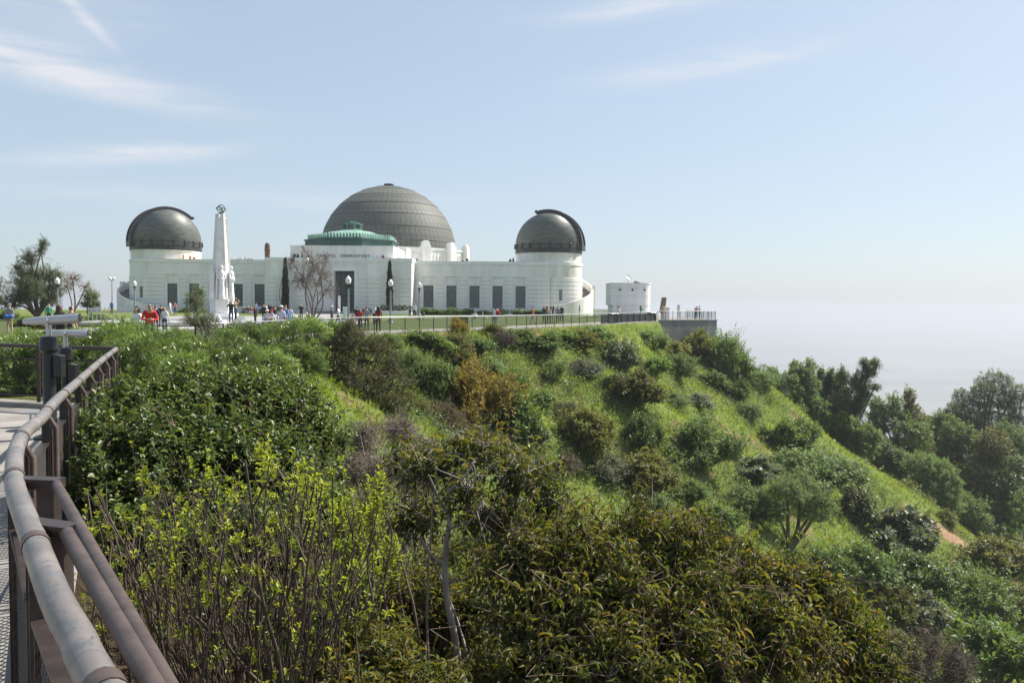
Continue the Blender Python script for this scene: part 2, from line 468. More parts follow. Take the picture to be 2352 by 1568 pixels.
# the hazy basin far below
basin = mat('hazy_basin', (0.10, 0.12, 0.12), 0.9, c2=(0.20, 0.21, 0.20), scale=0.002, detail=8)
mb = MB(); S = 30000
mb.add([(-S, -S, -260), (S, -S, -260), (S, S, -260), (-S, S, -260)], [(0, 1, 2, 3)])
tag(mb.build('distant_plain', basin), 'flat hazy plain far below the hill', kind='structure')

# sheets on the plateau that follow its gentle rise
def sheet(name, poly, m, lift, label, kind='structure', step=6.0):
    bm = bmesh.new()
    vs = [bm.verts.new((p[0], p[1], 0)) for p in poly]
    bm.faces.new(vs)
    ys = [p[1] for p in poly]
    y = math.floor(min(ys) / step) * step + step
    while y < max(ys):
        bmesh.ops.bisect_plane(bm, geom=bm.verts[:] + bm.edges[:] + bm.faces[:], plane_co=(0, y, 0), plane_no=(0, 1, 0)); y += step
    bmesh.ops.triangulate(bm, faces=bm.faces[:])
    for v in bm.verts:
        rise = min(max((v.co.y - 58) / 55, 0), 1); rise = rise * rise * (3 - 2 * rise)
        v.co.z = 0.45 * rise + lift
    bm.normal_update()
    for f in bm.faces:
        if f.normal.z < 0: f.normal_flip()
    me = bpy.data.meshes.new(name); bm.to_mesh(me); bm.free()
    return tag(link_mesh(name, me, m), label, kind=kind)
lawnm = mat('mown_lawn', (0.05, 0.075, 0.025), 0.95, c2=(0.10, 0.115, 0.045), scale=0.9, detail=8, lo=0.3, hi=0.7, bump=0.6, bscale=30, spec=0.1)
sheet('overlook_pavement', [(2.0, -5), (0.95, -1.0), (-0.45, 1.25), (-1.95, 3.35), (-3.35, 6.15), (-6.6, 13.35), (-16, 15.5), (-40, 15.5), (-40, -20), (6, -40)],
      concrete, 0.012, 'pale concrete floor of the overlook behind the railing')
sheet('lawn', [(-7.5, 56), (3.4, 72), (14.2, 88), (14.2, 104), (12, 117), (-14, 118), (-14, 80), (-60, 80), (-75, 118), (-110, 100), (-110, 34), (-40, 30), (-15.5, 33), (-12.5, 47)],
      lawnm, 0.012, 'mown front lawn between the promenade and the building')
sheet('promenade_path', [(-11.4, 31), (-10.1, 45), (-9.3, 50), (-6.6, 54.3), (4.2, 70.2), (16.0, 88.2), (16.7, 92.8), (25.0, 98.6), (24.2, 112), (12.5, 116), (14.5, 100), (12.6, 90), (1.6, 73), (-9.6, 56.8), (-12.5, 51), (-13.6, 45), (-15, 31)],
      concrete, 0.024, 'pale concrete promenade path along the railing')
sheet('front_walk', [(-36, 40), (-14.5, 36), (-14.8, 31), (-40, 26), (-60, 40)], pathm, 0.026, 'grey walk crossing the lawn behind the hedge')
sheet('entrance_walk', [(-30.5, 50), (-22.5, 46), (-22.5, 121), (-30.5, 121)], pathm, 0.028, 'grey entrance walk leading to the bronze doors')
sheet('monument_plaza', [(-40, 72), (-14, 72), (-14, 78), (-21, 97), (-40, 97)], pathm, 0.032, 'grey paved plaza round the monument')

# ------------------------------------------------------------------ the observatory
ZB = 0.45
OB = empty('observatory', (-26.2, 125, ZB), 0, 'white domed observatory with three copper domes above the lawn', 'observatory')
def part(mb, name, mats, thing=OB, smooth=None):
    o = mb.build(name, mats, thing, smooth)
    o.location = -thing.location
    return o
def sub(mb, name, mats, par, smooth=None):
    return mb.build(name, mats, par, smooth)
def share(src, par, loc=(0, 0, 0), rz=0.0):
    o = src.copy(); COL.objects.link(o); o.parent = par
    o.location = Vector(loc); o.rotation_euler = (0, 0, rz)
    return o
YF, ZT = 125.0, 8.75
WW = 0.79                                   # half window width
WINS_R = [-13.16, -9.55, -5.94, -2.33, 1.28]
WINS_L = [-53.3, -49.88, -46.46, -43.04, -39.62]
rng = random.Random(3)

def wing(x0, x1, wins, side):
    m = MB()
    m.box(x0, x1, YF + 0.4, 134, ZB - 1, 8.25)
    m.box(x0, x1, YF + 0.402, YF + 0.75, 8.25, ZT)
    edges = [x0] + [e for c in wins for e in (c - WW, c + WW)] + [x1]
    for i in range(0, len(edges), 2):
        m.box(edges[i], edges[i + 1], YF, YF + 0.4, ZB - 1, ZT)
    for c in wins:
        m.box(c - WW, c + WW, YF, YF + 0.4, ZB - 1, 1.6)
        m.box(c - WW, c + WW, YF + 0.13, YF + 0.4, 5.0, 6.35)
        m.box(c - WW, c + WW, YF, YF + 0.4, 6.35, ZT)
    wl = part(m, 'wing_wall', white)
    cache = {}
    for i in range(0, len(edges), 2):
        a = edges[i] + (0.34 if i else 0.06); b = edges[i + 1] - (0.34 if i < len(edges) - 2 else 0.06)
        if b - a < 0.5: continue
        for k in range(8):
            z0 = 1.15 + k * 0.655
            key = round(b - a, 2)
            if key not in cache:
                q = MB(); h = (b - a) / 2
                q.bevbox(-h, h, -0.11, 0.02, 0.045, 0.61, 0.03)
                cache[key] = sub(q, 'wall_course', white, wl); cache[key].location = ((a + b) / 2, YF, z0)
            else:
                share(cache[key], wl, ((a + b) / 2, YF, z0))
    # parapet band with a scalloped lower edge
    q = MB(); q.box(x0 + 0.05, x1 - 0.02, YF - 0.09, YF - 0.003, 8.33, ZT + 0.06)
    q.box(x0 + 0.05, x1 - 0.02, YF - 0.003, YF + 0.8, ZT + 0.003, ZT + 0.06)
    n = int((x1 - x0) / 0.42)
    for i in range(n):
        cx = x0 + (i + 0.5) * (x1 - x0) / n
        pts = [(cx + 0.19 * math.cos(t), 8.328 - 0.17 * abs(math.sin(t))) for t in np.linspace(math.pi, 2 * math.pi, 6)]
        vs = [(p[0], YF - 0.075, p[1]) for p in pts] + [(p[0], YF - 0.003, p[1]) for p in pts]
        L = len(pts)
        q.add(vs, [tuple(range(L))] + [(j, L + j, L + j + 1, j + 1) for j in range(L - 1)])
    part(q, 'parapet_frieze', trimw)
    q = MB()
    for i, c in enumerate(wins[:-1]):
        mid = (c + wins[i + 1]) / 2
        q.box(mid - 0.035, mid + 0.035, YF - 0.045, YF - 0.003, 6.5, 8.13)
    q.box(x0 + 0.05, x1 - 0.05, YF - 0.06, YF - 0.003, 6.42, 6.5)
    part(q, 'attic_moulding', trimw)
    return wl
wing(-15.3, 5.87, WINS_R, 'west')
wing(-57.0, -37.5, WINS_L, 'east')

# tall bronze-screened windows
def window_proto(c):
    fr = MB()
    fr.box(-WW + .003, -WW + 0.08, YF + 0.14, YF + 0.3, 1.6, 5.0); fr.box(WW - 0.08, WW - .003, YF + 0.14, YF + 0.3, 1.6, 5.0)
    fr.box(-WW + 0.08, WW - 0.08, YF + 0.14, YF + 0.3, 1.603, 1.70); fr.box(-WW + 0.08, WW - 0.08, YF + 0.14, YF + 0.3, 4.9, 4.997)
    fr.box(-WW - 0.05, WW + 0.05, YF - 0.06, YF + 0.12, 1.52, 1.597)
    o = part(fr, 'window', grille)
    o.location = o.location + Vector((c, 0, 0))
    for z0, z1 in ((1.7, 3.3), (3.3, 4.9)):
        for x0, x1 in ((-0.71, 0), (0, 0.71)):
            p = MB(); p.box(x0 + 0.012, x1 - 0.012, YF + 0.27, YF + 0.29, z0 + 0.012, z1 - 0.012); sub(p, 'pane', glassd, o)
    g = MB()
    for i in range(1, 8): x = -0.71 + 1.42 * i / 8; g.box(x - 0.018, x + 0.018, YF + 0.20, YF + 0.23, 1.7, 4.9)
    for i in range(1, 12): z = 1.7 + 3.2 * i / 12; g.box(-0.71, 0.71, YF + 0.232, YF + 0.25, z - 0.016, z + 0.016)
    for x in (-0.47, 0.47):
        for z in (2.1, 4.45): g.box(x - 0.2, x + 0.2, YF + 0.18, YF + 0.198, z - 0.12, z + 0.12)
    sub(g, 'screen_bars', grille, o)
    return o
w0 = window_proto(WINS_R[0])
for c in WINS_R[1:] + WINS_L:
    o = w0.copy(); COL.objects.link(o); o.parent = OB; o.location = w0.location + Vector((c - WINS_R[0], 0, 0))
    for ch in w0.children:
        k = ch.copy(); COL.objects.link(k); k.parent = o

# central entrance block with its two lower bays
XC = -26.3
DX0, DX1, DZ = -27.35, -24.25, 7.05
m = MB()
m.box(-34.1, DX0 - 0.45, 122.5, 135, ZB - 1, 10.75); m.box(DX1 + 0.45, -18.3, 122.5, 135, ZB - 1, 10.75)
m.box(DX0 - 0.45, DX1 + 0.45, 122.5, 135, DZ + 0.4, 10.75); m.box(DX0 - 0.45, DX1 + 0.45, 124.2, 135, ZB - 1, DZ + 0.4)
m.box(-38.0, -13.5, 134, 176, ZB - 1, 8.3)
ent = part(m, 'entrance_block', white)
q = MB(); q.box(-34.16, -18.24, 122.44, 135.06, 10.753, 10.9); part(q, 'coping', trimw)
for x0, x1 in ((-37.5, -31.1), (-21.8, -15.3)):
    m = MB(); m.box(x0, x1, 121, 125.3, ZB - 1, 8.8)
    by = part(m, 'entrance_bay', white)
    q = MB(); q.box(x0 - 0.06, x1 + 0.08, 120.92, 125.2, 8.36, 8.95); part(q, 'bay_coping', trimw)
    c = (x0 + x1) / 2
    first = {}
    for k in range(8):
        for a, b in ((x0 + 0.15, c - 1.45), (c + 1.45, x1 - 0.15)):
            if 'm' not in first:
                h = (b - a) / 2; q = MB(); q.bevbox(-h, h, -0.11, 0.02, 0.045, 0.61, 0.03)
                first['m'] = sub(q, 'wall_course', white, by); first['m'].location = ((a + b) / 2, 121, 1.15 + k * 0.655)
            else: share(first['m'], by, ((a + b) / 2, 121, 1.15 + k * 0.655))
    q = MB(); q.box(c - 1.25, c - 1.1, 120.93, 120.997, 1.2, 6.2); q.box(c + 1.1, c + 1.25, 120.93, 120.997, 1.2, 6.2); q.box(c - 1.1, c + 1.1, 120.93, 120.997, 6.05, 6.2)
    part(q, 'niche_moulding', trimw)
q = MB(); h = 1.0; q.bevbox(-h, h, -0.10, 0.02, 0.045, 0.61, 0.03)
first = None
for k in range(8):
    for c in (-29.9, -22.9):
        if first is None: first = sub(q, 'wall_course', white, ent); first.location = (c, 122.5, 1.15 + k * 0.655)
        else: share(first, ent, (c, 122.5, 1.15 + k * 0.655))
# ornamented door surround and bronze doors
q = MB()
for a, b in ((DX0 - 0.45, DX0), (DX1, DX1 + 0.45)): q.box(a, b, 122.38, 124.1, ZB, DZ)
q.box(DX0 - 0.45, DX1 + 0.45, 122.38, 124.1, DZ + .002, DZ + 0.42)
q.box(DX0 - 1.1, DX1 + 1.1, 122.40, 122.49, DZ + 0.95, DZ + 1.1); q.box(DX0 - 0.9, DX1 + 0.9, 122.42, 122.49, DZ + 1.45, DZ + 1.53)
for i in range(15):
    x = DX0 - 0.95 + i * (DX1 - DX0 + 1.9) / 14
    q.box(x - 0.06, x + 0.06, 122.36, 122.39, DZ + 1.12, DZ + 1.40)
for i in range(13):
    z = 1.2 + i * 0.5
    for x in (DX0 - 0.7, DX1 + 0.7): q.box(x - 0.1, x + 0.1, 122.42, 122.49, z, z + 0.28)
part(q, 'door_surround', trimw)
q = MB(); q.box(DX0, DX1, 123.7, 123.8, ZB, DZ); dr = part(q, 'bronze_door', bronze)
for i in range(4):
    for z0, z1 in ((ZB + 0.15, 3.2), (3.35, 6.9)):
        x = DX0 + 0.08 + i * 0.76
        q = MB(); q.bevbox(x, x + 0.66, 123.62, 123.697, z0, z1, 0.02); sub(q, 'door_panel', mat('green_bronze_panel', (0.04, 0.055, 0.052), 0.4, 0.3, c2=(0.075, 0.09, 0.085), scale=2), dr)
# steps before the doors
q = MB()
for i in range(3): q.box(DX0 - 2.2 + i * .01, DX1 + 2.2 - i * .01, 119.6 + i * 0.5, 122.37, 0.43 + i * 0.15, 0.58 + i * 0.15)
part(q, 'entrance_steps', concrete)

# inscription in raised bronze letters
def text(name, body, size, loc, m, par, spacing=1.0, ext=0.03):
    cu = bpy.data.curves.new(name, 'FONT'); cu.body = body; cu.size = size; cu.extrude = ext; cu.align_x = 'CENTER'; cu.align_y = 'CENTER'; cu.space_character = spacing
    cu.resolution_u = 3
    tmp = bpy.data.objects.new(name, cu); COL.objects.link(tmp)
    bpy.context.view_layer.update()
    me = bpy.data.meshes.new_from_object(tmp.evaluated_get(bpy.context.evaluated_depsgraph_get()))
    bpy.data.objects.remove(tmp)
    me.materials.clear()
    o = link_mesh(name, me, m, par)
    o.rotation_euler = (math.pi / 2, 0, 0)
    o.location = Vector(loc) - par.location
    return o
letm = mat('grey_letter_bronze', (0.09, 0.10, 0.11), 0.5, 0.2)
text('inscription', 'GRIFFITH', 0.62, (-28.6, 122.47, 9.32), letm, OB, 1.12)
text('inscription', 'OBSERVATORY', 0.62, (-24.2, 122.47, 9.32), letm, OB, 1.12)

# green copper lantern roof over the lobby
OC = (-26.2, 130.6)
def ngon(r, n=8, off=math.pi / 8): return [(OC[0] + r * math.cos(2 * math.pi * i / n + off), OC[1] + r * math.sin(2 * math.pi * i / n + off)) for i in range(n)]
q = MB(); q.prism(ngon(7.55), 10.9, 12.0); q.prism(ngon(7.75), 12.003, 12.18); lr = part(q, 'copper_roof_drum', verdk)
q = MB(); q.prism(ngon(7.15), 12.183, 12.4)
pr = ngon(7.1)
for i in range(8):
    a = Vector((*pr[i], 12.4)); b = Vector((*pr[(i + 1) % 8], 12.4)); t = (b - a).normalized(); n = 11
    for k in range(n):
        c = a + (b - a) * ((k + 0.5) / n); hw = (b - a).length / n * 0.36; ou = Vector((t.y, -t.x, 0)) * 0.05
        pts = [c + t * s for s in (-hw, hw)]
        prof = [(-hw, 0), (hw, 0), (hw * 0.9, 0.42), (hw * 0.45, 0.62), (-hw * 0.45, 0.62), (-hw * 0.9, 0.42)]
        v1 = [c + t * x + Vector((0, 0, z)) + ou for x, z in prof]; v2 = [c + t * x + Vector((0, 0, z)) - ou for x, z in prof]
        q.add(v1 + v2, [tuple(range(6)), tuple(range(11, 5, -1))] + [(j, 6 + j, 6 + (j + 1) % 6, (j + 1) % 6) for j in range(6)])
sub(q, 'roof_cresting', verd, lr)
def frust(q, r0, z0, r1, z1, n=8):
    a = ngon(r0, n); b = ngon(r1, n)
    q.add([(*p, z0) for p in a] + [(*p, z1) for p in b], [(i, (i + 1) % n, n + (i + 1) % n, n + i) for i in range(n)] + [tuple(range(n, 2 * n))])
q = MB(); frust(q, 6.7, 12.4, 5.4, 13.0); frust(q, 5.4, 13.0, 3.6, 13.62); frust(q, 3.6, 13.62, 1.5, 13.95); sub(q, 'copper_roof', verd, lr)
q = MB(); q.prism(ngon(1.62), 13.9, 14.15)
for p in ngon(1.5): q.box(p[0] - 0.12, p[0] + 0.12, p[1] - 0.12, p[1] + 0.12, 14.15, 14.85)
q.prism(ngon(1.68), 14.85, 15.0); q.prism(ngon(1.15), 15.0, 15.25); frust(q, 1.2, 15.253, 0.3, 15.4)
sub(q, 'lantern', mat('mid_verdigris', (0.07, 0.15, 0.12), 0.55, c2=(0.16, 0.28, 0.22), scale=2), lr)
q = MB(); q.prism(ngon(1.2), 14.15, 14.845); sub(q, 'lantern_glass', glassd, lr)
# roof-level blocks beside the lantern
for bx in ((-21.5, -17.9, 135.2, 140, 8.3, 11.6), (-34.6, -31, 135.2, 140, 8.3, 11.6), (-18.297, -17.5, 126, 134, 8.3, 9.6)):
    q = MB(); q.box(*bx); part(q, 'roof_block', white)

# planetarium dome: drum with piers, copper panels
DC, DR, DZC = (-24.8, 160.0), 13.45, 12.05
q = MB()
n = 16
pts = [(DC[0] + 15.6 * math.cos(2 * math.pi * (i + 0.5) / n), DC[1] + 15.6 * math.sin(2 * math.pi * (i + 0.5) / n)) for i in range(n)]
q.prism(pts, 8.2, 12.2)
q.prism([(DC[0] + (p[0] - DC[0]) * 1.012, DC[1] + (p[1] - DC[1]) * 1.012) for p in pts], 12.203, 12.5)
drm = part(q, 'dome_drum', white)
for i in range(n):
    a = 2 * math.pi * (i + 0.5) / n
    if math.sin(a) > 0.3: continue
    q = MB()
    q.bevbox(-0.85, 0.85, -0.7, 0.6, 8.2, 12.9, 0.03); q.bevbox(-0.68, 0.68, -0.55, 0.5, 12.903, 13.55, 0.03); q.bevbox(-0.45, 0.45, -0.4, 0.4, 13.553, 13.75, 0.03)
    o = sub(q, 'drum_pier', white, drm); o.location = (DC[0] + 15.75 * math.cos(a), DC[1] + 15.75 * math.sin(a), 0); o.rotation_euler = (0, 0, a + math.pi / 2)
    a2 = a + math.pi / n
    q = MB()
    for k in range(5):
        x = -1.6 + k * 0.8
        q.bevbox(x - 0.14, x + 0.14, -0.1, 0.05, 9.3, 11.2, 0.03); q.ball((x, -0.05, 11.35), 0.16, 5)
    o = sub(q, 'drum_panel', trimw, drm); o.location = (DC[0] + 15.36 * math.cos(a2), DC[1] + 15.36 * math.sin(a2), 0); o.rotation_euler = (0, 0, a2 + math.pi / 2)
q = MB()
prof = [((DR - 0.09) * math.cos(math.radians(e)), (DR - 0.09) * math.sin(math.radians(e))) for e in np.linspace(-2, 89.9, 40)]
q.lathe(prof, 96)
MD = part(q, 'main_dome', copper_in, smooth=math.radians(30))
MD.location = Vector((DC[0], DC[1], DZC)) - OB.location
bands = [(-2, 8.5, 80), (8.5, 20, 80), (20, 31.7, 76), (31.7, 43.3, 68), (43.3, 55, 60), (55, 66.6, 48), (66.6, 78, 32), (78, 86.5, 20)]
rest = MB()
camdir = math.atan2(0 - DC[1], 0 - DC[0])
for e0, e1, nn in bands:
    half = math.pi / nn
    gap = 0.016 / math.cos(math.radians((e0 + e1) / 2))
    def panel(q, az):
        g = gap / DR; es = np.linspace(math.radians(e0) + 0.0012, math.radians(e1) - 0.0016, 4); As = np.linspace(az - half + g * 1.4, az + half - g * 1.4, 3)
        lift = [0.05, 0.02, 0.0, -0.01]
        vo = [((DR + lift[i]) * math.cos(e) * math.cos(a), (DR + lift[i]) * math.cos(e) * math.sin(a), (DR + lift[i]) * math.sin(e)) for i, e in enumerate(es) for a in As]
        vi = [tuple(c * (DR - 0.08) / DR for c in p) for p in vo]
        fs = []
        for i in range(3):
            for j in range(2): fs.append((i * 3 + j, i * 3 + j + 1, (i + 1) * 3 + j + 1, (i + 1) * 3 + j))
        rim = [0, 1, 2, 5, 8, 11, 10, 9, 6, 3]
        for i in range(len(rim)): a, b = rim[i], rim[(i + 1) % len(rim)]; fs.append((b, a, a + 12, b + 12))
        q.add(vo + vi, fs)
    base = MB(); panel(base, 0.0); bme = base.mesh('dome_panel', math.radians(40)); bme.materials.append(copper)
    for k in range(nn):
        az = 2 * math.pi * (k + 0.5) / nn
        if math.cos(az - camdir) > -0.02 - 0.35 * max(0, (e0 - 40) / 50):
            o = bpy.data.objects.new('dome_panel', bme); COL.objects.link(o); o.parent = MD; o.rotation_euler = (0, 0, az)
        else: panel(rest, az)
o = rest.build('dome_panel_rear', copper, MD); o['kind'] = 'stuff'
q = MB(); q.lathe([(0.001, DR - 0.1), (1.0, DR - 0.15), (1.0, DR + 0.38), (0.85, DR + 0.45), (0.001, DR + 0.45)][::-1], 20); sub(q, 'dome_cap', copper_in, MD)
q = MB(); q.lathe([(0.84, DR - 0.1), (0.84, DR - 0.02), (1.6, DR - 0.12), (1.6, DR - 0.2)], 20); sub(q, 'dome_collar', copper, MD)

# the two revolving telescope domes with their drums, stairs and shutters
def rotunda(cx, cy, side, slit_az, arc_end, tilt_w):
    R = 5.45
    q = MB(); q.lathe([(R, ZB - 1), (R, ZT), (R - .6, ZT + .002)], 64, (cx, cy)); body = part(q, 'rotunda_wall', stained if side > 0 else white, smooth=math.radians(35))
    a0, a1 = (math.radians(-88), math.radians(70)) if side > 0 else (math.radians(110), math.radians(268))
    for k in range(8):
        z0 = 1.15 + k * 0.655
        q = MB(); q.lathe([(R, z0 + 0.04), (R + 0.09, z0 + 0.06), (R + 0.09, z0 + 0.595), (R, z0 + 0.615)], 30, (cx, cy), a0=a0, a1=a1); sub(q, 'wall_course', white, body, math.radians(35))
    q = MB(); q.lathe([(R, 8.33), (R + 0.09, 8.34), (R + 0.09, ZT + 0.05), (R - 0.5, ZT + 0.06)], 64, (cx, cy)); sub(q, 'parapet_frieze', trimw, body, math.radians(35))
    q = MB(); q.lathe([(5.3, ZT), (5.3, 10.14), (5.42, 10.16), (5.42, 10.32), (5.0, 10.33)], 64, (cx, cy)); part(q, 'dome_base_drum', stained, smooth=math.radians(35))
    # slot window
    aw = math.radians(-72 if side > 0 else 252)
    q = MB(); q.bevbox(-0.24, 0.24, -0.16, 0.05, 2.75, 4.5, 0.02); o = part(q, 'slot_window', glassd)
    o.location = Vector((cx + R * math.cos(aw), cy + R * math.sin(aw), 0)) - OB.location; o.rotation_euler = (0, 0, aw + math.pi / 2)
    # copper dome
    zc, r = 11.65, 5.42
    prof = [(5.34, -1.42), (5.34, -0.5), (5.44, -0.48), (5.44, -0.30)]
    es = np.linspace(-2, 90, 24)
    for i in range(len(es) - 1):
        a, b = math.radians(es[i]), math.radians(es[i + 1] - 0.3)
        prof += [(max(0.001, (r + 0.018) * math.cos(a)), (r + 0.018) * math.sin(a)), (max(0.001, r * math.cos(b)), r * math.sin(b))]
    q = MB(); q.lathe(prof, 72); dm = part(q, 'telescope_dome', domed, smooth=math.radians(50))
    dm.location = Vector((cx, cy, zc)) - OB.location
    q = MB(); q.lathe([(5.36, -1.34), (5.46, -1.33), (5.46, -0.62), (5.36, -0.6)], 72); sub(q, 'dome_skirt', domeb, dm, math.radians(35))
    # ring of brackets and rail at the springing
    q = MB(); q.lathe([(5.48, -0.14), (5.58, -0.14), (5.58, 0.0), (5.48, 0.0), (5.48, -0.14)], 72); sub(q, 'dome_ring_rail', domeb, dm)
    br = MB(); br.bevbox(5.3, 5.64, -0.16, 0.16, -0.55, 0.22, 0.03); bo = None
    for k in range(20):
        az = 2 * math.pi * k / 20
        if bo is None: bo = sub(br, 'dome_bracket', domeb, dm); bo.rotation_euler = (0, 0, az)
        else: share(bo, dm, (0, 0, 0), az)
    # shutter arch
    def arch(w0, w1, r0, r1, t0, t1, nseg=36):
        vs = []; fs = []
        for i in range(nseg + 1):
            t = math.radians(t0 + (t1 - t0) * i / nseg)
            for rr, ww in ((r0, w0), (r1, w0), (r1, w1), (r0, w1)):
                vs.append((rr * math.cos(t), ww, rr * math.sin(t)))
        for i in range(nseg):
            for k in range(4): fs.append((i * 4 + k, i * 4 + (k + 1) % 4, i * 4 + 4 + (k + 1) % 4, i * 4 + 4 + k))
        fs += [(3, 2, 1, 0), tuple(nseg * 4 + k for k in range(4))]
        return MB().add(vs, fs)
    for nm, mm, w0, w1, r0, r1, e in (('shutter', domed, -tilt_w + 0.12, tilt_w - 0.12, 5.2, 5.6, arc_end), ('shutter_rail', domeb, -tilt_w - 0.12, -tilt_w + 0.11, 5.2, 5.86, arc_end + 3),
                                      ('shutter_rail', domeb, tilt_w - 0.11, tilt_w + 0.12, 5.2, 5.86, arc_end + 3)):
        o = arch(w0, w1, r0, r1, -8, e).build(nm, mm, dm, math.radians(30)); o.rotation_euler = (0, 0, slit_az)
    q = MB(); t = math.radians(arc_end)
    q.bar((5.1 * math.cos(t), 0, 5.1 * math.sin(t)), (6.0 * math.cos(t + .1), 0, 6.0 * math.sin(t + .1)), 0.45, tilt_w * 2.1, up=(0, 1, 0))
    o = q.build('shutter_hood', domeb, dm); o.rotation_euler = (0, 0, slit_az)
    q = MB(); q.bevbox(5.2, 5.85, -tilt_w - 0.15, tilt_w + 0.15, -0.8, 0.1, 0.08)
    o = q.build('shutter_foot', domeb, dm); o.rotation_euler = (0, 0, slit_az)
    # curved outside stair behind its sweeping parapet
    q = MB(); nS = 60
    A0, A1 = -118, 88
    vs = []; fs = []
    for i in range(nS + 1):
        s = i / nS; a = math.radians(A0 + (A1 - A0) * s)
        if side < 0: a = math.pi - a
        zt = 1.25 + 7.6 * s ** 1.35 if s > 0.05 else 1.25
        for rr, z in ((7.35, ZB - 2), (7.35, zt), (7.10, zt), (7.10, ZB - 2)):
            vs.append((cx + rr * math.cos(a), cy + rr * math.sin(a), z))
    for i in range(nS):
        for k in range(4): fs.append((i * 4 + k, i * 4 + (k + 1) % 4, i * 4 + 4 + (k + 1) % 4, i * 4 + 4 + k))
    fs += [(3, 2, 1, 0), tuple(nS * 4 + k for k in range(4))]
    q.add(vs, fs); st = part(q, 'stair_parapet', white, smooth=math.radians(35))
    stm = None
    for i in range(40):
        s = i / 40; a = math.radians(A0 + (A1 - A0) * s); a2 = math.radians(A0 + (A1 - A0) * (s + 1 / 40))
        if side < 0: a, a2 = math.pi - a, math.pi - a2
        z = 0.5 + 7.2 * s ** 1.35
        q = MB()
        p = [(cx + rr * math.cos(t), cy + rr * math.sin(t)) for rr, t in ((5.56, a), (7.09, a), (7.09, a2), (5.56, a2))]
        if side < 0: p = p[::-1]
        q.prism(p, z - 0.35, z + 0.0); sub(q, 'stair_step', concrete, st)
    # end pier of the parapet
    a = 0.02 if side > 0 else math.pi - 0.02
    q = MB(); q.bevbox(cx + 7.36 * math.cos(a) - 0.2, cx + 7.36 * math.cos(a) + 0.36, cy + 7.3 * math.sin(a) - 0.4, cy + 7.3 * math.sin(a) + 0.4, ZB - 1.5, 5.35, 0.03)
    part(q, 'stair_pier', white)
rotunda(5.87, 130.5, 1, math.radians(-17), 104, 1.15)
rotunda(-56.55, 130.5, -1, math.radians(220), 128, 0.95)
q = MB(); q.tube([(6.35, 124.9, 1.0), (6.35, 124.9, 8.6)], 0.045, 8); part(q, 'downspout', trimw)
# brick chimney on the roof of the east wing
q = MB(); q.lathe([(0.42, 8.3), (0.42, 10.5), (0.48, 10.55), (0.48, 10.75), (0.42, 10.8), (0.42, 11.3), (0.33, 11.65), (0.16, 11.8), (0.001, 11.85)], 16, (-39.9, 130)); part(q, 'chimney', brickm, smooth=math.radians(35))
# low terrace walls west of the building
q = MB(); q.box(12.6, 17.5, 124, 124.4, -0.6, 1.5); q.box(-66, -64.2, 124, 124.4, -0.6, 1.5)
part(q, 'terrace_wall', white)

# ------------------------------------------------------------------ small round-cornered service building on the terrace
SB = empty('service_building', (16.5, 112.5, 0.4), 0, 'small white flat-roofed building with rounded corners beside the terrace', 'building')
def rr_poly(x0, x1, y0, y1, r, n=8):
    P = [(x0, y1), (x0, y0)]
    for i in range(n + 1): a = -math.pi / 2 + math.pi / 2 * i / n; P.append((x1 - r + r * math.cos(a), y0 + r + r * math.sin(a)))
    P.append((x1, y1))
    return P
q = MB(); q.prism(rr_poly(13.95, 19.35, 110.45, 116, 2.0), -0.5, 4.95); sw = part(q, 'core_wall', stained, SB)
for k, (z0, z1) in enumerate(((-0.5, 1.02), (1.05, 2.07), (2.1, 3.32), (3.35, 4.5), (4.53, 5.05))):
    x0 = 13.9 if k < 2 else 13.6
    q = MB(); q.prism(rr_poly(x0, 19.4, 110.4 - (0 if k < 2 else 0.05), 116.05, 2.05), z0, z1); sub(q, 'wall_course', white, sw, math.radians(30))
q = MB(); q.prism(rr_poly(13.55, 19.45, 110.3, 116.1, 2.05), 5.053, 5.2); part(q, 'coping', trimw, SB, math.radians(30))
for x in (14.9, 16.6, 18.3):
    q = MB(); q.bevbox(x - 0.12, x + 0.12, 110.18, 110.36, 4.12, 4.36, 0.02); part(q, 'wall_light', bronze, SB)
tag_d = empty('satellite_dish', (16.2, 112.2, 5.2), 0, 'grey satellite dish on the roof of the small white building', 'satellite dish')
q = MB(); q.tube([(0, 0, 0), (0, 0, 0.55)], 0.04, 8); q.build('mast', steel, tag_d)
q = MB(); q.lathe([(0.001, 0.0), (0.25, 0.03), (0.45, 0.11), (0.5, 0.15), (0.45, 0.125), (0.25, 0.045), (0.001, 0.02)], 20); o = q.build('dish', mat('grey_dish', (0.3, 0.31, 0.32), 0.5), tag_d, math.radians(40)); o.location = (0.02, 0.0, 0.75); o.rotation_euler = (math.radians(35), math.radians(35), 0)
q = MB(); q.tube([(0, 0, 0.75), (0.3, -0.05, 1.0)], 0.02, 6); q.build('feed_arm', steel, tag_d)
q = MB(); q.add([(0, 0, 0), (1.0, 0, 0), (1.0, 0.9, 0), (0, 0.9, 0), (0, 0, 0.3), (0, 0.9, 0.3)], [(0, 3, 2, 1), (0, 1, 4), (1, 2, 5, 4), (2, 3, 5), (0, 4, 5, 3)])
tag(q.build('roof_hatch', bronze, None, None, (17.1, 111.6, 5.203)), 'dark sloping roof hatch beside the satellite dish', 'hatch')

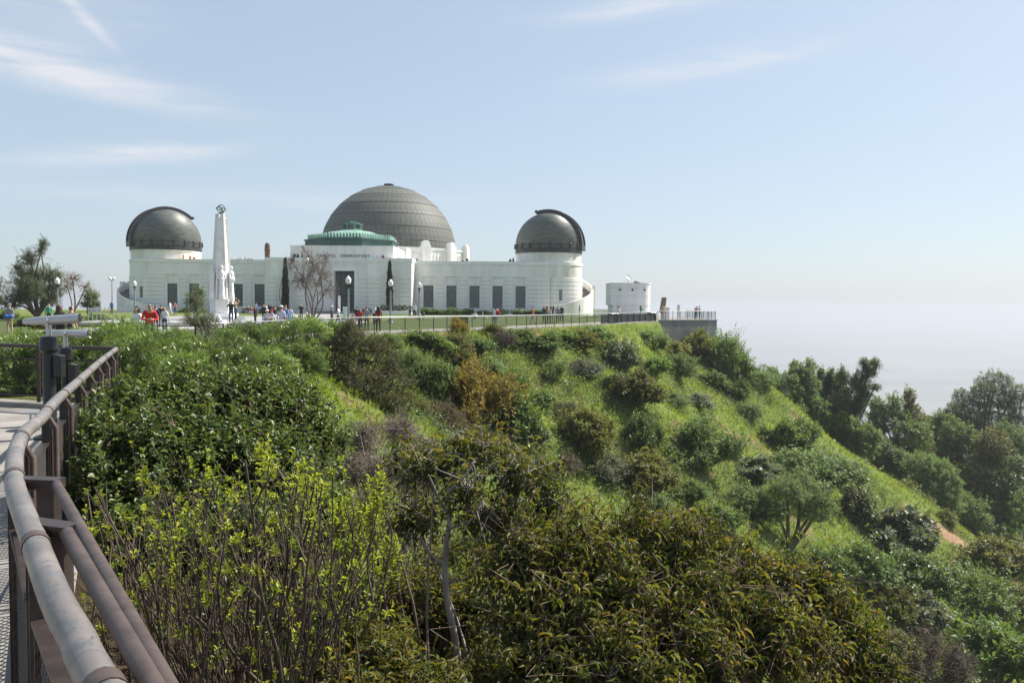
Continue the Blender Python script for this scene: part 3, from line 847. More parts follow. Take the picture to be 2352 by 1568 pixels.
# ------------------------------------------------------------------ site furniture
def plane_hit(px, py, z):
    d = FWD + RGT * ((px - UC) / FPX) + UPV * ((VC - py) / FPX)
    t = (z - CAM[2]) / d[2]
    return CAM + d * t
def resample(pts, step):
    P = [np.array(p, float) for p in pts]; out = [P[0]]; 
    seg = [np.linalg.norm(P[i + 1] - P[i]) for i in range(len(P) - 1)]; L = sum(seg); n = max(1, int(round(L / step)))
    for k in range(1, n + 1):
        s = L * k / n; i = 0
        while i < len(seg) - 1 and s > seg[i]: s -= seg[i]; i += 1
        out.append(P[i] + (P[i + 1] - P[i]) * min(1, s / seg[i]))
    return out
def smooth_line(pts, n=4):
    P = [np.array(p, float) for p in pts]
    P = [2 * P[0] - P[1]] + P + [2 * P[-1] - P[-2]]; out = []
    for i in range(1, len(P) - 2):
        for k in range(n):
            t = k / n; a, b, c, d = P[i - 1], P[i], P[i + 1], P[i + 2]
            out.append(0.5 * (2 * b + (c - a) * t + (2 * a - 5 * b + 4 * c - d) * t * t + (3 * b - a - 3 * c + d) * t ** 3))
    out.append(P[-2]); return out

# worn painted steel of the overlook railing
def worn_mat():
    m = bpy.data.materials.new('worn_brown_railing_paint'); m.use_nodes = True
    t = m.node_tree; b = t.nodes['Principled BSDF']
    co = t.nodes.new('ShaderNodeTexCoord')
    def nz(s, d, r, sc=(1, 1, 1)):
        mpn = t.nodes.new('ShaderNodeMapping'); mpn.inputs['Scale'].default_value = sc; t.links.new(co.outputs['Object'], mpn.inputs['Vector'])
        n = t.nodes.new('ShaderNodeTexNoise'); n.inputs['Scale'].default_value = s; n.inputs['Detail'].default_value = d; n.inputs['Roughness'].default_value = r; n.inputs['Distortion'].default_value = 0.6
        t.links.new(mpn.outputs[0], n.inputs['Vector']); return n.outputs['Fac']
    def ramp(f, st):
        r = t.nodes.new('ShaderNodeValToRGB'); el = r.color_ramp.elements
        while len(el) < len(st): el.new(0.5)
        for e, (p, c) in zip(el, st): e.position = p; e.color = (*c, 1)
        t.links.new(f, r.inputs[0]); return r.outputs[0]
    paint = ramp(nz(3, 5, 0.6), [(0.3, (0.15, 0.128, 0.115)), (0.7, (0.24, 0.215, 0.20))])
    bare = ramp(nz(22, 5, 0.6), [(0.35, (0.085, 0.09, 0.10)), (0.65, (0.15, 0.155, 0.163))])
    mask = ramp(nz(11, 12, 0.8, (1, 1, 1)), [(0.525, (0, 0, 0)), (0.55, (1, 1, 1))])
    x = t.nodes.new('ShaderNodeMix'); x.data_type = 'RGBA'
    t.links.new(mask, x.inputs['Factor']); t.links.new(paint, x.inputs['A']); t.links.new(bare, x.inputs['B'])
    t.links.new(x.outputs['Result'], b.inputs['Base Color'])
    b.inputs['Roughness'].default_value = 0.42; b.inputs['Metallic'].default_value = 0.15
    bp = t.nodes.new('ShaderNodeBump'); bp.inputs['Strength'].default_value = 0.35; bp.inputs['Distance'].default_value = 0.002
    t.links.new(mask, bp.inputs['Height']); t.links.new(bp.outputs[0], b.inputs['Normal'])
    return m
worn = worn_mat()
rust = mat('rusty_brown_paint', (0.055, 0.038, 0.032), 0.5, 0.1, c2=(0.10, 0.07, 0.06), scale=9, detail=6, bump=0.1)
rustd = mat('dark_brown_paint', (0.028, 0.021, 0.019), 0.45, 0.1, c2=(0.05, 0.036, 0.031), scale=12, detail=5)
wirem = mat('dull_wire', (0.075, 0.066, 0.062), 0.5, 0.3)

RZ = 1.07
rail_px = [(228, 1568), (180, 1470), (123, 1362), (66, 1208), (36, 1124), (33, 1063), (40, 1024), (57, 993), (95, 960), (126, 923), (178, 877), (229, 831), (266, 802)]
RP = [plane_hit(u, v, RZ) for u, v in rail_px]
RP = [np.array([1.6, -2.6, RZ]), np.array([0.75, -0.75, RZ]), np.array([0.0, 0.55, RZ])] + RP
RL = smooth_line(RP, 4)
OR = empty('overlook_railing', (-3.2, 5.5, 0.0), 0, 'worn brown pipe railing with wire mesh curving along the overlook', 'railing')
q = MB(); q.tube(RL, 0.0395, 16); part(q, 'top_rail', worn, OR, math.radians(50))
# sleeve joints
RS = resample(RL, 1.25)
for i, p in enumerate(RS[1:-1]):
    t = (RS[i + 2] - RS[i]); t /= np.linalg.norm(t)
    q = MB(); q.tube([p - t * 0.03, p + t * 0.03], 0.043, 16); part(q, 'sleeve_joint', rust, OR, math.radians(50))
# posts and mesh panels
for i in range(len(RS) - 1):
    a, b = RS[i], RS[i + 1]
    t = (b - a); L = np.linalg.norm(t); t /= L
    n = np.array([t[1], -t[0], 0])           # points to the slope side
    if i:
        q = MB()
        for off, ws in ((-0.07, 0.012), (0.07, 0.012)):
            c = a + t * off
            q.bar((c[0], c[1], 0.0), (c[0], c[1], RZ - 0.03), 0.05, ws, up=tuple(t))
        part(q, 'post', rustd, OR)
        q = MB(); c = a + n * 0.055; q.tube([(c[0], c[1], -0.15), (c[0], c[1], RZ - 0.12), (a[0], a[1], RZ - 0.02)], 0.021, 8); part(q, 'outer_tube', rust, OR, math.radians(50))
    A, B = a + t * 0.12, b - t * 0.12
    q = MB()
    q.bar((A[0], A[1], 0.86), (B[0], B[1], 0.86), 0.055, 0.012); q.bar((A[0], A[1], 0.11), (B[0], B[1], 0.11), 0.055, 0.012)
    for c in (A, B): q.bar((c[0], c[1], 0.117), (c[0], c[1], 0.853), 0.04, 0.012, up=tuple(t))
    part(q, 'panel_frame', rustd, OR)
    if A[1] > 0.4:
        q = MB(); w = np.linalg.norm(B - A); h = 0.72; z0 = 0.125; st = 0.052
        k = -h
        while k < w:
            for flip in (0, 1):
                x0, x1 = k, k + h; y0, y1 = 0.0, h
                if x0 < 0: y0 = -x0; x0 = 0
                if x1 > w: y1 -= (x1 - w); x1 = w
                if x1 - x0 > 0.02:
                    ya, yb = (y0, y1) if not flip else (h - y0, h - y1)
                    p0 = A + t * x0; p1 = A + t * x1
                    q.tube([(p0[0], p0[1], z0 + ya), (p1[0], p1[1], z0 + yb)], 0.0052, 4, caps=False)
            k += st
        o = part(q, 'wire_mesh', wirem, OR); o['kind'] = 'stuff'
# doubled hand tubes on the slope side
for (p0, p1, r) in (((128, 1110), (392, 1590), 0.0215), ((152, 1222), (362, 1590), 0.0245)):
    s = plane_hit(*p0, RZ); e = plane_hit(*p1, RZ + 0.02); e2 = e + (e - s) * 0.5
    base = min(RL, key=lambda c: np.linalg.norm(c - s - np.array([-0.25, 0.02, 0])))
    q = MB(); q.tube([s, e, e2], r, 12); part(q, 'hand_tube', rust, OR, math.radians(50))
    q = MB(); q.bar(s + np.array([0.02, 0, 0.0]), (base[0], base[1], s[2]), 0.07, r * 2); part(q, 'rail_bracket', rustd, OR)
    q = MB(); q.bar((s[0] - 0.03, s[1], -0.2), (s[0] - 0.03, s[1], s[2] - 0.01), 0.075, 0.06, up=(0, 1, 0)); part(q, 'post', rustd, OR)
    q = MB(); q.bar((e[0] + .02, e[1] - .3, -0.3), (e[0] + .02, e[1] - .3, s[2] - 0.03), 0.075, 0.06, up=(0, 1, 0)); part(q, 'post', rustd, OR)

# far side of the overlook
c0 = RL[-1]; c1 = plane_hit(-30, 792.5, RZ); dv = (c1 - c0); dv /= np.linalg.norm(dv)
FR = empty('overlook_end_railing', (float(c0[0]), float(c0[1]), 0), 0, 'dark flat-topped railing across the far end of the overlook', 'railing')
far_end = c0 + dv * 14
q = MB(); q.bar(c0 + np.array([0, 0, 0.01]), far_end + np.array([0, 0, 0.01]), 0.09, 0.06); part(q, 'top_rail', rustd, FR)
for z in (0.86, 0.2):
    q = MB(); q.tube([(c0[0], c0[1], z), (far_end[0], far_end[1], z)], 0.014, 6); part(q, 'cross_rod', black, FR)
for k in range(9):
    p = c0 + dv * (k * 1.75); q = MB(); q.bar((p[0], p[1], 0.0), (p[0], p[1], RZ - 0.02), 0.06, 0.03, up=(0, 1, 0)); part(q, 'post', rustd, FR)
q = MB()
for k in range(230):
    p = c0 + dv * (0.06 * k + 0.03); q.tube([(p[0], p[1], 0.2), (p[0], p[1], 0.86)], 0.003, 3, caps=False)
o = part(q, 'wire_infill', black, FR); o['kind'] = 'stuff'
# kerbs
kerbs = []
q = MB()
KP = [p for p in RL if p[1] > -2]
for i in range(len(KP) - 1):
    q.bar((KP[i][0], KP[i][1], -0.45), (KP[i + 1][0], KP[i + 1][1], -0.45), 0.26, 1.06)
tag(q.build('overlook_kerb', concrete), 'concrete kerb under the worn overlook railing', kind='structure')
q = MB(); q.bar((c0[0] - .2, c0[1] + .02, -0.4), (far_end[0], far_end[1], -0.4), 0.3, 0.99); tag(q.build('end_kerb', concrete), 'concrete kerb at the far end of the overlook', kind='structure')

# coin telescopes
def telescope(name, loc, zh, tilt, az, label, big):
    T = empty(name, loc, az, label, 'telescope', 'coin telescopes of the overlook')
    pr = 0.082 if big else 0.062
    q = MB(); q.lathe([(0.2, 0.0), (0.2, 0.03), (pr + .03, 0.06), (pr, 0.1), (pr, zh - 0.42)], 18); q.build('post', black, T, math.radians(40))
    q = MB(); q.lathe([(pr, zh - 0.42), (pr + 0.035, zh - 0.38), (pr + 0.035, zh - 0.25), (pr + 0.015, zh - 0.2), (0.001, zh - 0.19)], 18); q.build('head', black, T, math.radians(40))
    q = MB(); q.bevbox(pr - 0.01, pr + 0.1, -0.08, 0.08, zh - 0.75, zh - 0.45, 0.01); q.build('coin_box', black, T)
    q = MB()
    for s in (-1, 1): q.bar((0, s * 0.05, zh - 0.2), (0, s * 0.05, zh + 0.02), 0.03, 0.016, up=(0, 1, 0))
    q.build('yoke', steel, T)
    c, s = math.cos(tilt), math.sin(tilt); L = 0.33 if big else 0.25; R = 0.062 if big else 0.054
    f = lambda x: (x * c, 0, zh + 0.02 + x * s)
    q = MB(); q.tube([f(-L * 0.95), f(-L * 0.5), f(0), f(L * 0.6), f(L)], [R * 0.55, R * 0.85, R, R * 1.02, R * 1.05], 18); b = q.build('barrel', steel, T, math.radians(50))
    q = MB(); q.tube([f(L - 0.001), f(L + 0.07)], [R * 1.07, R * 1.05], 18, caps=False); q.build('hood', steel, b)
    q = MB(); q.tube([f(L - 0.02), f(L + 0.004)], R * 0.9, 18); q.build('lens', glassd, b)
    q = MB(); q.tube([f(-L * 0.95), f(-L * 1.16)], [R * 0.5, R * 0.42], 14); q.build('eyepiece', black, b)
    q = MB(); q.tube([(0, -0.07, zh + 0.02), (0, -0.10, zh + 0.02)], 0.03, 12); q.build('pivot_knob', steel, b)
    return T
p = plane_hit(116, 1006, 0.012)
telescope('telescope', p, 1.58, math.radians(4), math.radians(8), 'tall grey coin telescope on a black post behind the worn railing', True)
p2 = at(152, 900, 12.0)
telescope('telescope', (p2[0], p2[1], 0.012), 1.36, math.radians(-2), math.radians(10), 'shorter grey coin telescope behind the tall one', False)
p = plane_hit(95, 985, 0.012)
ST = empty('footstool', p, 0, 'low grey metal viewing step beside the telescope', 'step')
q = MB(); q.lathe([(0.001, 0.235), (0.2, 0.235), (0.2, 0.265), (0.001, 0.265)], 20); q.build('tread', steel, ST)
for k in range(3): q = MB(); a = k * 2.1; q.tube([(0.17 * math.cos(a), 0.17 * math.sin(a), 0), (0.15 * math.cos(a), 0.15 * math.sin(a), 0.235)], 0.014, 8); q.build('leg', steel, ST)

# promenade railing, kerb and terrace
def rise(y): r = min(max((y - 58) / 55, 0), 1); return 0.45 * r * r * (3 - 2 * r)
PR = [(-16.5, 29.4), (-11.5, 30.6), (-10.15, 45), (-9.35, 49.8), (-6.65, 54.0), (4.15, 70.1), (15.95, 88.2), (16.75, 92.75)]
PRL = resample([(x, y, 0) for x, y in PR], 1.5)
PRL = [np.array([p[0], p[1], rise(p[1])]) for p in PRL]
PG = empty('promenade_railing', (PRL[0][0], PRL[0][1], 0), 0, 'long black cable railing with pale top rail along the promenade', 'railing')
q = MB(); q.tube([p + np.array([0, 0, 1.08]) for p in PRL], 0.032, 8); part(q, 'top_rail', steel, PG, math.radians(50))
q = MB(); q.tube([p + np.array([0, 0, 1.0]) for p in PRL], 0.025, 6); part(q, 'upper_rail', black, PG, math.radians(50))
for p in PRL: q = MB(); q.bar((p[0], p[1], p[2]), (p[0], p[1], p[2] + 1.05), 0.05, 0.05, up=(0, 1, 0)); part(q, 'post', black, PG)
for z in (0.14, 0.26, 0.38, 0.5, 0.62, 0.74, 0.86): q = MB(); q.tube([p + np.array([0, 0, z]) for p in PRL], 0.012, 4, caps=False); part(q, 'cable', black, PG)
dark = [p for p in PRL if 76.5 < p[1] < 90.5]
for i in range(len(dark) - 1):
    a, b = dark[i], dark[i + 1]; q = MB()
    q.bar((a[0] - .05, a[1] + .03, a[2] + 0.52), (b[0] - .05, b[1] + .03, b[2] + 0.52), 0.02, 0.8); part(q, 'dark_infill_panel', mat('dark_green_mesh', (0.03, 0.036, 0.036), 0.7), PG)
q = MB()
for i in range(len(PRL) - 1):
    a, b = PRL[i], PRL[i + 1]; o = np.array([0.06, -0.05, 0])
    q.bar((a[0] + .05, a[1] - .04, a[2] - 0.62), (b[0] + .05, b[1] - .04, b[2] - 0.62), 0.42, 1.4)
tag(q.build('promenade_kerb', concrete), 'pale concrete kerb carrying the promenade railing', kind='structure')
TW = empty('terrace_retaining_wall', (21, 95.5, -3), 0, 'grey concrete retaining wall below the end of the terrace', 'wall')
A, B, Cc = np.array([16.9, 92.5]), np.array([25.0, 98.0]), np.array([24.4, 112.0])
n = 4
for i in range(n):
    a = A + (B - A) * (i / n); b = A + (B - A) * ((i + 1) / n); g = (b - a) / np.linalg.norm(b - a) * 0.012
    q = MB(); q.bar((*(a + g), -2.85), (*(b - g), -2.85), 0.4, 6.3); part(q, 'wall_panel', concd, TW)
q = MB(); q.bar((*B, -2.86), (*Cc, -2.86), 0.38, 6.26); part(q, 'wall_panel', concd, TW)
q = MB(); q.bar((*(A - (B - A) * .004), 0.345), (*(B + (B - A) * .012), 0.345), 0.5, 0.09); part(q, 'coping', concd, TW)
zt = 0.39
TG = empty('terrace_railing', (21, 95.5, zt), 0, 'glass and dark metal railing at the end of the terrace', 'railing')
def clear_glass():
    m = bpy.data.materials.new('clear_glass'); m.use_nodes = True; t = m.node_tree; b = t.nodes['Principled BSDF']
    b.inputs['Base Color'].default_value = (0.10, 0.16, 0.17, 1); b.inputs['Roughness'].default_value = 0.05; b.inputs['Alpha'].default_value = 0.15; b.inputs['Specular IOR Level'].default_value = 0.15
    return m
glass = clear_glass()
pts = [A + (B - A) * s for s in np.linspace(0, 1, 9)] + [B + (Cc - B) * s for s in np.linspace(0, 1, 9)[1:]]
q = MB(); q.tube([(p[0], p[1], zt + 1.05) for p in pts], 0.03, 6); part(q, 'top_rail', black, TG)
for i, p in enumerate(pts):
    q = MB(); q.bar((p[0], p[1], zt), (p[0], p[1], zt + 1.03), 0.05, 0.05, up=(0, 1, 0)); part(q, 'post', black, TG)
    if i < len(pts) - 1:
        b = pts[i + 1]; d = (b - p) / np.linalg.norm(b - p) * 0.04
        if i >= 3: q = MB(); q.bar((*(p + d), zt + 0.53), (*(b - d), zt + 0.53), 0.014, 0.9); part(q, 'glass_panel', glass, TG)
        else:
            for z in (0.2, 0.4, 0.6, 0.8): q = MB(); q.tube([(*p, zt + z), (*b, zt + z)], 0.008, 4); part(q, 'cable', black, TG)

# lamp posts
def lamp_proto():
    L = empty('lamp_post', (0, 0, 0))
    gm = mat('grey_lamp_paint', (0.24, 0.26, 0.25), 0.5)
    q = MB(); q.lathe([(0.27, 0), (0.27, 0.1), (0.2, 0.16), (0.19, 0.5), (0.22, 0.54), (0.12, 0.66), (0.1, 0.7)], 8); q.build('base', gm, L)
    q = MB(); q.lathe([(0.1, 0.7), (0.095, 1.0), (0.068, 3.25)], 12); q.build('pole', gm, L, math.radians(40))
    q = MB(); q.lathe([(0.09, 3.1), (0.11, 3.13), (0.07, 3.2), (0.068, 3.3), (0.14, 3.42), (0.16, 3.5), (0.12, 3.53)], 12); q.build('collar', bronze, L, math.radians(30))
    gl = mat('white_lamp_glass', (0.8, 0.8, 0.78), 0.3)
    q = MB(); q.lathe([(0.11, 3.53), (0.2, 3.62), (0.245, 3.8), (0.235, 3.98), (0.12, 4.12), (0.05, 4.22), (0.001, 4.24)], 8); q.build('globe', gl, L, math.radians(20))
    return L
lamp0 = lamp_proto(); used = False
for px, D, lab in ((800, 66, 'grey lamp post with white globe beside the bare tree'), (897, 77, 'grey lamp post standing before the right-hand cypress'), (963, 91, 'short-looking grey lamp post by the west wing windows'),
                   (133, 81, 'grey lamp post rising between the leafy tree and the bare tree'), (310, 98, 'grey lamp post at the east end of the building')):
    x, y = at(px, 720, D)[:2]
    l = lamp0 if not used else dup(lamp0); used = True
    l.location = (x, y, gz(x, y)); tag(l, lab, 'lamp post', 'globe lamp posts around the lawn')
x, y = at(258, 720, 112)[:2]
L2 = empty('twin_lamp_post', (x, y, gz(x, y)), 0, 'tall thin lamp post with two white globes far left', 'lamp post')
q = MB(); q.lathe([(0.12, 0), (0.09, 0.4), (0.06, 4.5)], 10); q.tube([(-0.28, 0, 4.55), (0.28, 0, 4.55)], 0.035, 6); q.build('pole', steel, L2)
for s in (-1, 1): q = MB(); q.ball((s * 0.27, 0, 4.82), 0.22, 8); q.build('globe', MATS['white_lamp_glass'], L2, math.radians(60))

# monument with robed stone figures
mx_, my_ = at(510, 740, 84)[:2]
MZ = gz(mx_, my_)
MO = empty('astronomers_monument', (mx_, my_, MZ), math.radians(0), 'tall white obelisk monument with stone figures and a bronze ring globe', 'monument')
MO.scale = (0.95, 0.95, 0.955)
stone = mat('monument_white_stone', (0.70, 0.69, 0.66), 0.75, c2=(0.8, 0.79, 0.76), scale=1.5, bump=0.15)
def hexr(r, off=math.radians(-40)): return [(r * math.cos(off + i * math.pi / 3), r * math.sin(off + i * math.pi / 3)) for i in range(6)]
q = MB(); q.prism(hexr(2.3), 0, 0.35); q.prism(hexr(1.75), 0.353, 0.7); q.build('plinth', stone, MO)
q = MB(); q.prism(hexr(1.25), 0.703, 2.05); q.prism(hexr(1.35), 2.053, 2.2); q.build('pedestal', stone, MO)
q = MB()
a, b = hexr(1.02), hexr(0.47)
q.add([(*p, 2.2) for p in a] + [(*p, 11.35) for p in b], [(i, (i + 1) % 6, 6 + (i + 1) % 6, 6 + i) for i in range(6)] + [tuple(range(6, 12))]); q.build('shaft', stone, MO)
for i in range(6):
    q = MB()
    for s0, r0, r1 in ((0.0, 1.07, 0.5),):
        p0 = np.array([*hexr(r0)[i], 2.2]); p1 = np.array([*hexr(r1)[i], 11.55]); q.bar(p0, p1, 0.2, 0.2, up=(-p0[1], p0[0], 0.001))
    q.build('shaft_rib', stone, MO)
q = MB(); q.prism(hexr(0.6), 11.0, 11.1); q.prism(hexr(0.42), 11.353, 11.6); q.build('shaft_cap', stone, MO)
def figure():
    q = MB()
    q.lathe([(0.36, 0), (0.38, 0.1), (0.30, 0.9), (0.25, 1.7), (0.29, 2.3), (0.33, 2.75), (0.30, 3.0), (0.12, 3.15), (0.1, 3.25)], 12)
    q.ball((0.02, 0, 3.45), 0.2, 8, sz=(1, 0.85, 1.2))
    for s in (-1, 1):
        q.tube([(0, s * 0.30, 2.9), (0.08, s * 0.40, 2.4), (0.26, s * 0.15, 2.15)], [0.11, 0.1, 0.07], 7)
        q.tube([(0.16, s * 0.14, 0.1), (0.2, s * 0.13, 1.2), (0.16, s * 0.1, 2.0)], [0.1, 0.07, 0.04], 6)
    q.bevbox(0.24, 0.42, -0.12, 0.12, 2.05, 2.3, 0.03)
    return q.mesh('statue', math.radians(60))
fm = figure(); fm.materials.append(stone)
for i in range(6):
    a = math.radians(-40) + (i + 0.5) * math.pi / 3
    o = link_mesh('statue', fm, None, MO, (1.12 * math.cos(a), 1.12 * math.sin(a), 2.2)); o.rotation_euler = (0, 0, a)
q = MB(); q.lathe([(0.3, 11.6), (0.3, 11.68), (0.1, 11.72), (0.07, 11.85)], 12); q.build('globe_stand', bronze, MO)
def ring(rx, ry, rz_, r=0.42):
    pts = []
    for k in range(25):
        t = 2 * math.pi * k / 24; v = Vector((r * math.cos(t), r * math.sin(t), 0)); v.rotate(Matrix.Rotation(rx, 3, 'X')); v.rotate(Matrix.Rotation(ry, 3, 'Y')); pts.append((v.x, v.y, v.z + 12.12))
    return pts
greenb = mat('bronze_ring', (0.06, 0.085, 0.08), 0.5, 0.3)
for rx, ry, rr in ((math.pi / 2, 0, 0.42), (math.pi / 2, math.pi / 2, 0.42), (0.35, 0.3, 0.52), (0.0, 0.9, 0.44)):
    q = MB(); q.tube(ring(rx, ry, 0, rr), 0.045, 6, caps=False); q.build('bronze_ring', greenb, MO)
q = MB(); q.ball((0, 0, 12.12), 0.13, 6); q.build('bronze_ball', greenb, MO)

# stone benches round the monument
def bench(px, D, rz, lab):
    x, y = at(px, 730, D)[:2]
    b = empty('stone_bench', (x, y, gz(x, y)), rz, lab, 'bench', 'stone benches by the monument')
    q = MB(); q.bevbox(-0.75, 0.75, -0.35, 0.35, 0, 0.42, 0.03); q.build('seat', stone, b)
    q = MB(); q.add([(-0.75, 0.1, 0.423), (0.35, 0.1, 0.423), (0.35, 0.35, 0.423), (-0.75, 0.35, 0.423), (-0.6, 0.18, 0.85), (0.1, 0.18, 0.85), (0.1, 0.33, 0.85), (-0.6, 0.33, 0.85)],
                    [(0, 3, 2, 1), (4, 5, 6, 7), (0, 1, 5, 4), (1, 2, 6, 5), (2, 3, 7, 6), (3, 0, 4, 7)]); q.build('backrest', stone, b)
bench(558, 66, 0.3, 'low white stone bench right of the monument'); bench(497, 68, -0.2, 'low white stone bench left of the monument')

# sign pylon, bins and odd posts
x, y = at(792.5, 735, 49.5)[:2]
q = MB(); q.bevbox(-0.13, 0.13, -0.06, 0.06, 0, 1.72, 0.01)
SP = empty('sign_pylon', (x, y, gz(x, y)), 0.2, 'narrow pale green sign pylon at the start of the promenade rail', 'sign')
q.build('panel', mat('pale_green_panel', (0.62, 0.72, 0.66), 0.5), SP)
q = MB(); q.bevbox(-0.2, 0.2, -0.1, 0.1, -0.02, 0.05, 0.01); q.build('foot', bronze, SP)
x, y = at(779, 720, 80)[:2]
SQ = empty('sign_post', (x, y, gz(x, y)), 0, 'thin white sign post near the entrance walk', 'sign')
q = MB(); q.bevbox(-0.12, 0.12, -0.03, 0.03, 0.9, 2.6, 0.01); q.build('panel', trimw, SQ)
q = MB(); q.tube([(0, 0, 0), (0, 0, 0.9)], 0.03, 6); q.build('post', steel, SQ)
def bin_(px, D, lab, m, w=0.42, h=1.02):
    x, y = at(px, 740, D)[:2]
    b = empty('litter_bin', (x, y, gz(x, y) + .02), 0.55, lab, 'litter bin', 'litter bins along the promenade')
    q = MB(); q.bevbox(-w, w, -0.3, 0.3, 0, h - 0.16, 0.03); q.build('body', m, b)
    q = MB(); q.bevbox(-w - .02, w + .02, -0.32, 0.32, h - 0.158, h, 0.04); q.build('lid', black, b)
bin_(1056, 62.5, 'black double litter bin behind the promenade railing', black, 0.6)
bin_(1408, 80.0, 'dark blue litter bin near the small white building', mat('dark_blue_plastic', (0.02, 0.028, 0.05), 0.5), 0.45)
bin_(1496, 88, 'dark bin at the end of the promenade railing', black, 0.4)
x, y = at(1528, 735, 96.5)[:2]
SD = empty('stone_sundial', (x, y, rise(96)), 0.3, 'weathered brown stone slab standing on a pale pedestal on the terrace', 'sculpture')
q = MB(); q.bevbox(-0.38, 0.38, -0.38, 0.38, 0, 1.55, 0.03); q.build('pedestal', stained, SD)
q = MB(); q.add([(-0.75, -0.2, 0.9), (-0.15, -0.2, 0.9), (-0.15, 0.2, 0.9), (-0.75, 0.2, 0.9), (-0.45, -0.15, 2.7), (0.05, -0.15, 2.7), (0.05, 0.15, 2.7), (-0.45, 0.15, 2.7)],
                [(0, 3, 2, 1), (4, 5, 6, 7), (0, 1, 5, 4), (1, 2, 6, 5), (2, 3, 7, 6), (3, 0, 4, 7)]); q.build('slab', mat('brown_stone', (0.22, 0.13, 0.08), 0.9, c2=(0.32, 0.2, 0.13), scale=4), SD)
x, y = at(1558, 735, 99)[:2]
q = MB(); q.bevbox(-0.16, 0.16, -0.16, 0.16, 0, 1.85, 0.03)
tag(q.build('stone_post', stained, None, None, (x, y, rise(98))), 'short pale stone post on the terrace behind the glass railing', 'post')
# iron fence stakes on the left lawn
IF = empty('stake_fence', (-38, 82, 0.1), 0, 'row of thin pale fence stakes beyond the overlook', 'fence')
for k in range(10):
    x, y = at(203 + k * 9.5, 725, 74 + k)[:2]; q = MB(); q.tube([(x, y, 0.0), (x, y, 1.45)], 0.035, 6); part(q, 'stake', steel, IF)
q = MB(); q.tube([(*at(203, 725, 74)[:2], 1.3), (*at(203 + 85.5, 725, 83)[:2], 1.3)], 0.018, 5); part(q, 'fence_wire', steel, IF)

# ------------------------------------------------------------------ vegetation helpers
def unit(v): return v / np.maximum(np.linalg.norm(v, axis=-1, keepdims=True), 1e-9)
LT = {
    'blade': (np.array([(0, 0, 0), (0.42, 0.5, 0.02), (1, 0, -0.10), (0.42, -0.5, 0.02)]), [(0, 3, 2, 1)]),
    'oval': (np.array([(0, 0, 0), (0.3, 0.42, 0.20), (0.72, 0.40, 0.12), (1, 0, -0.14), (0.72, -0.40, 0.12), (0.3, -0.42, 0.20), (0.5, 0, 0.0)]), [(0, 6, 2, 1), (6, 3, 2), (0, 5, 4, 6), (6, 4, 3)]),
    'sumac': (np.array([(0, 0, 0), (0.25, 0.42, 0.24), (0.62, 0.36, 0.10), (1, 0, -0.42), (0.62, -0.36, 0.10), (0.25, -0.42, 0.24), (0.28, 0, 0.04), (0.64, 0, -0.10)]),
              [(0, 6, 1), (6, 7, 2, 1), (7, 3, 2), (0, 5, 6), (6, 5, 4, 7), (7, 4, 3)]),
}
def leaves(P, D, U, L, W, kind, var):
    """Leaf geometry for n leaves: base points, directions, face normals, sizes."""
    T, F = LT[kind]
    D = unit(D); S = unit(np.cross(D, U)); U = np.cross(S, D)
    V = P[:, None] + D[:, None] * (T[:, 0][None, :, None] * L[:, None, None]) + S[:, None] * (T[:, 1][None, :, None] * W[:, None, None]) + U[:, None] * (T[:, 2][None, :, None] * L[:, None, None])
    n, k = len(P), len(T)
    base = (np.arange(n) * k)[:, None]
    tri = [f for f in F if len(f) == 3]; quad = [f for f in F if len(f) == 4]
    out = []; vv = []
    for fs, m in ((tri, 3), (quad, 4)):
        if fs:
            out.append((base[:, None] + np.array(fs)[None]).reshape(-1, m)); vv.append(np.repeat(var, len(fs)))
    return V.reshape(-1, 3), out, np.concatenate(vv)
def sticks(A, B, ra, rb, n=3):
    """Thin tapered prisms from A to B."""
    t = unit(B - A); h = np.where(np.abs(t[:, 2:3]) > 0.9, np.array([[1.0, 0, 0]]), np.array([[0, 0, 1.0]]))
    a = unit(np.cross(t, h)); b = np.cross(t, a); V = []
    for P, r in ((A, ra), (B, rb)):
        for k in range(n):
            th = 2 * math.pi * k / n
            V.append(P + (a * math.cos(th) + b * math.sin(th)) * np.asarray(r)[:, None])
    V = np.stack(V, 1); m = len(A); base = (np.arange(m) * 2 * n)[:, None]
    F = np.array([(k, (k + 1) % n, n + (k + 1) % n, n + k) for k in range(n)])
    return V.reshape(-1, 3), (base[:, None] + F[None]).reshape(-1, 4)
def joined(parts, name, smooth=False):
    """parts: list of (V, [F...], var)."""
    Vs, T3, T4, v3, v4, off = [], [], [], [], [], 0
    for V, Fs, var in parts:
        pos = 0
        for F in Fs:
            c = var[pos:pos + len(F)] if var is not None else np.zeros(len(F)); pos += len(F)
            (T3 if F.shape[1] == 3 else T4).append(F + off); (v3 if F.shape[1] == 3 else v4).append(c)
        Vs.append(V); off += len(V)
    F = []; var = []
    if T3: F.append(np.concatenate(T3)); var.append(np.concatenate(v3))
    if T4: F.append(np.concatenate(T4)); var.append(np.concatenate(v4))
    return np_mesh(name, np.concatenate(Vs), F, np.concatenate(var), smooth)
def rdir(r, n, up=0.0):
    d = unit(r.normal(size=(n, 3))); d[:, 2] += up; return unit(d)
def perp_basis(t):
    h = np.where(np.abs(t[:, 2:3]) > 0.9, np.array([[1.0, 0, 0]]), np.array([[0, 0, 1.0]]))
    a = unit(np.cross(t, h)); return a, np.cross(t, a)

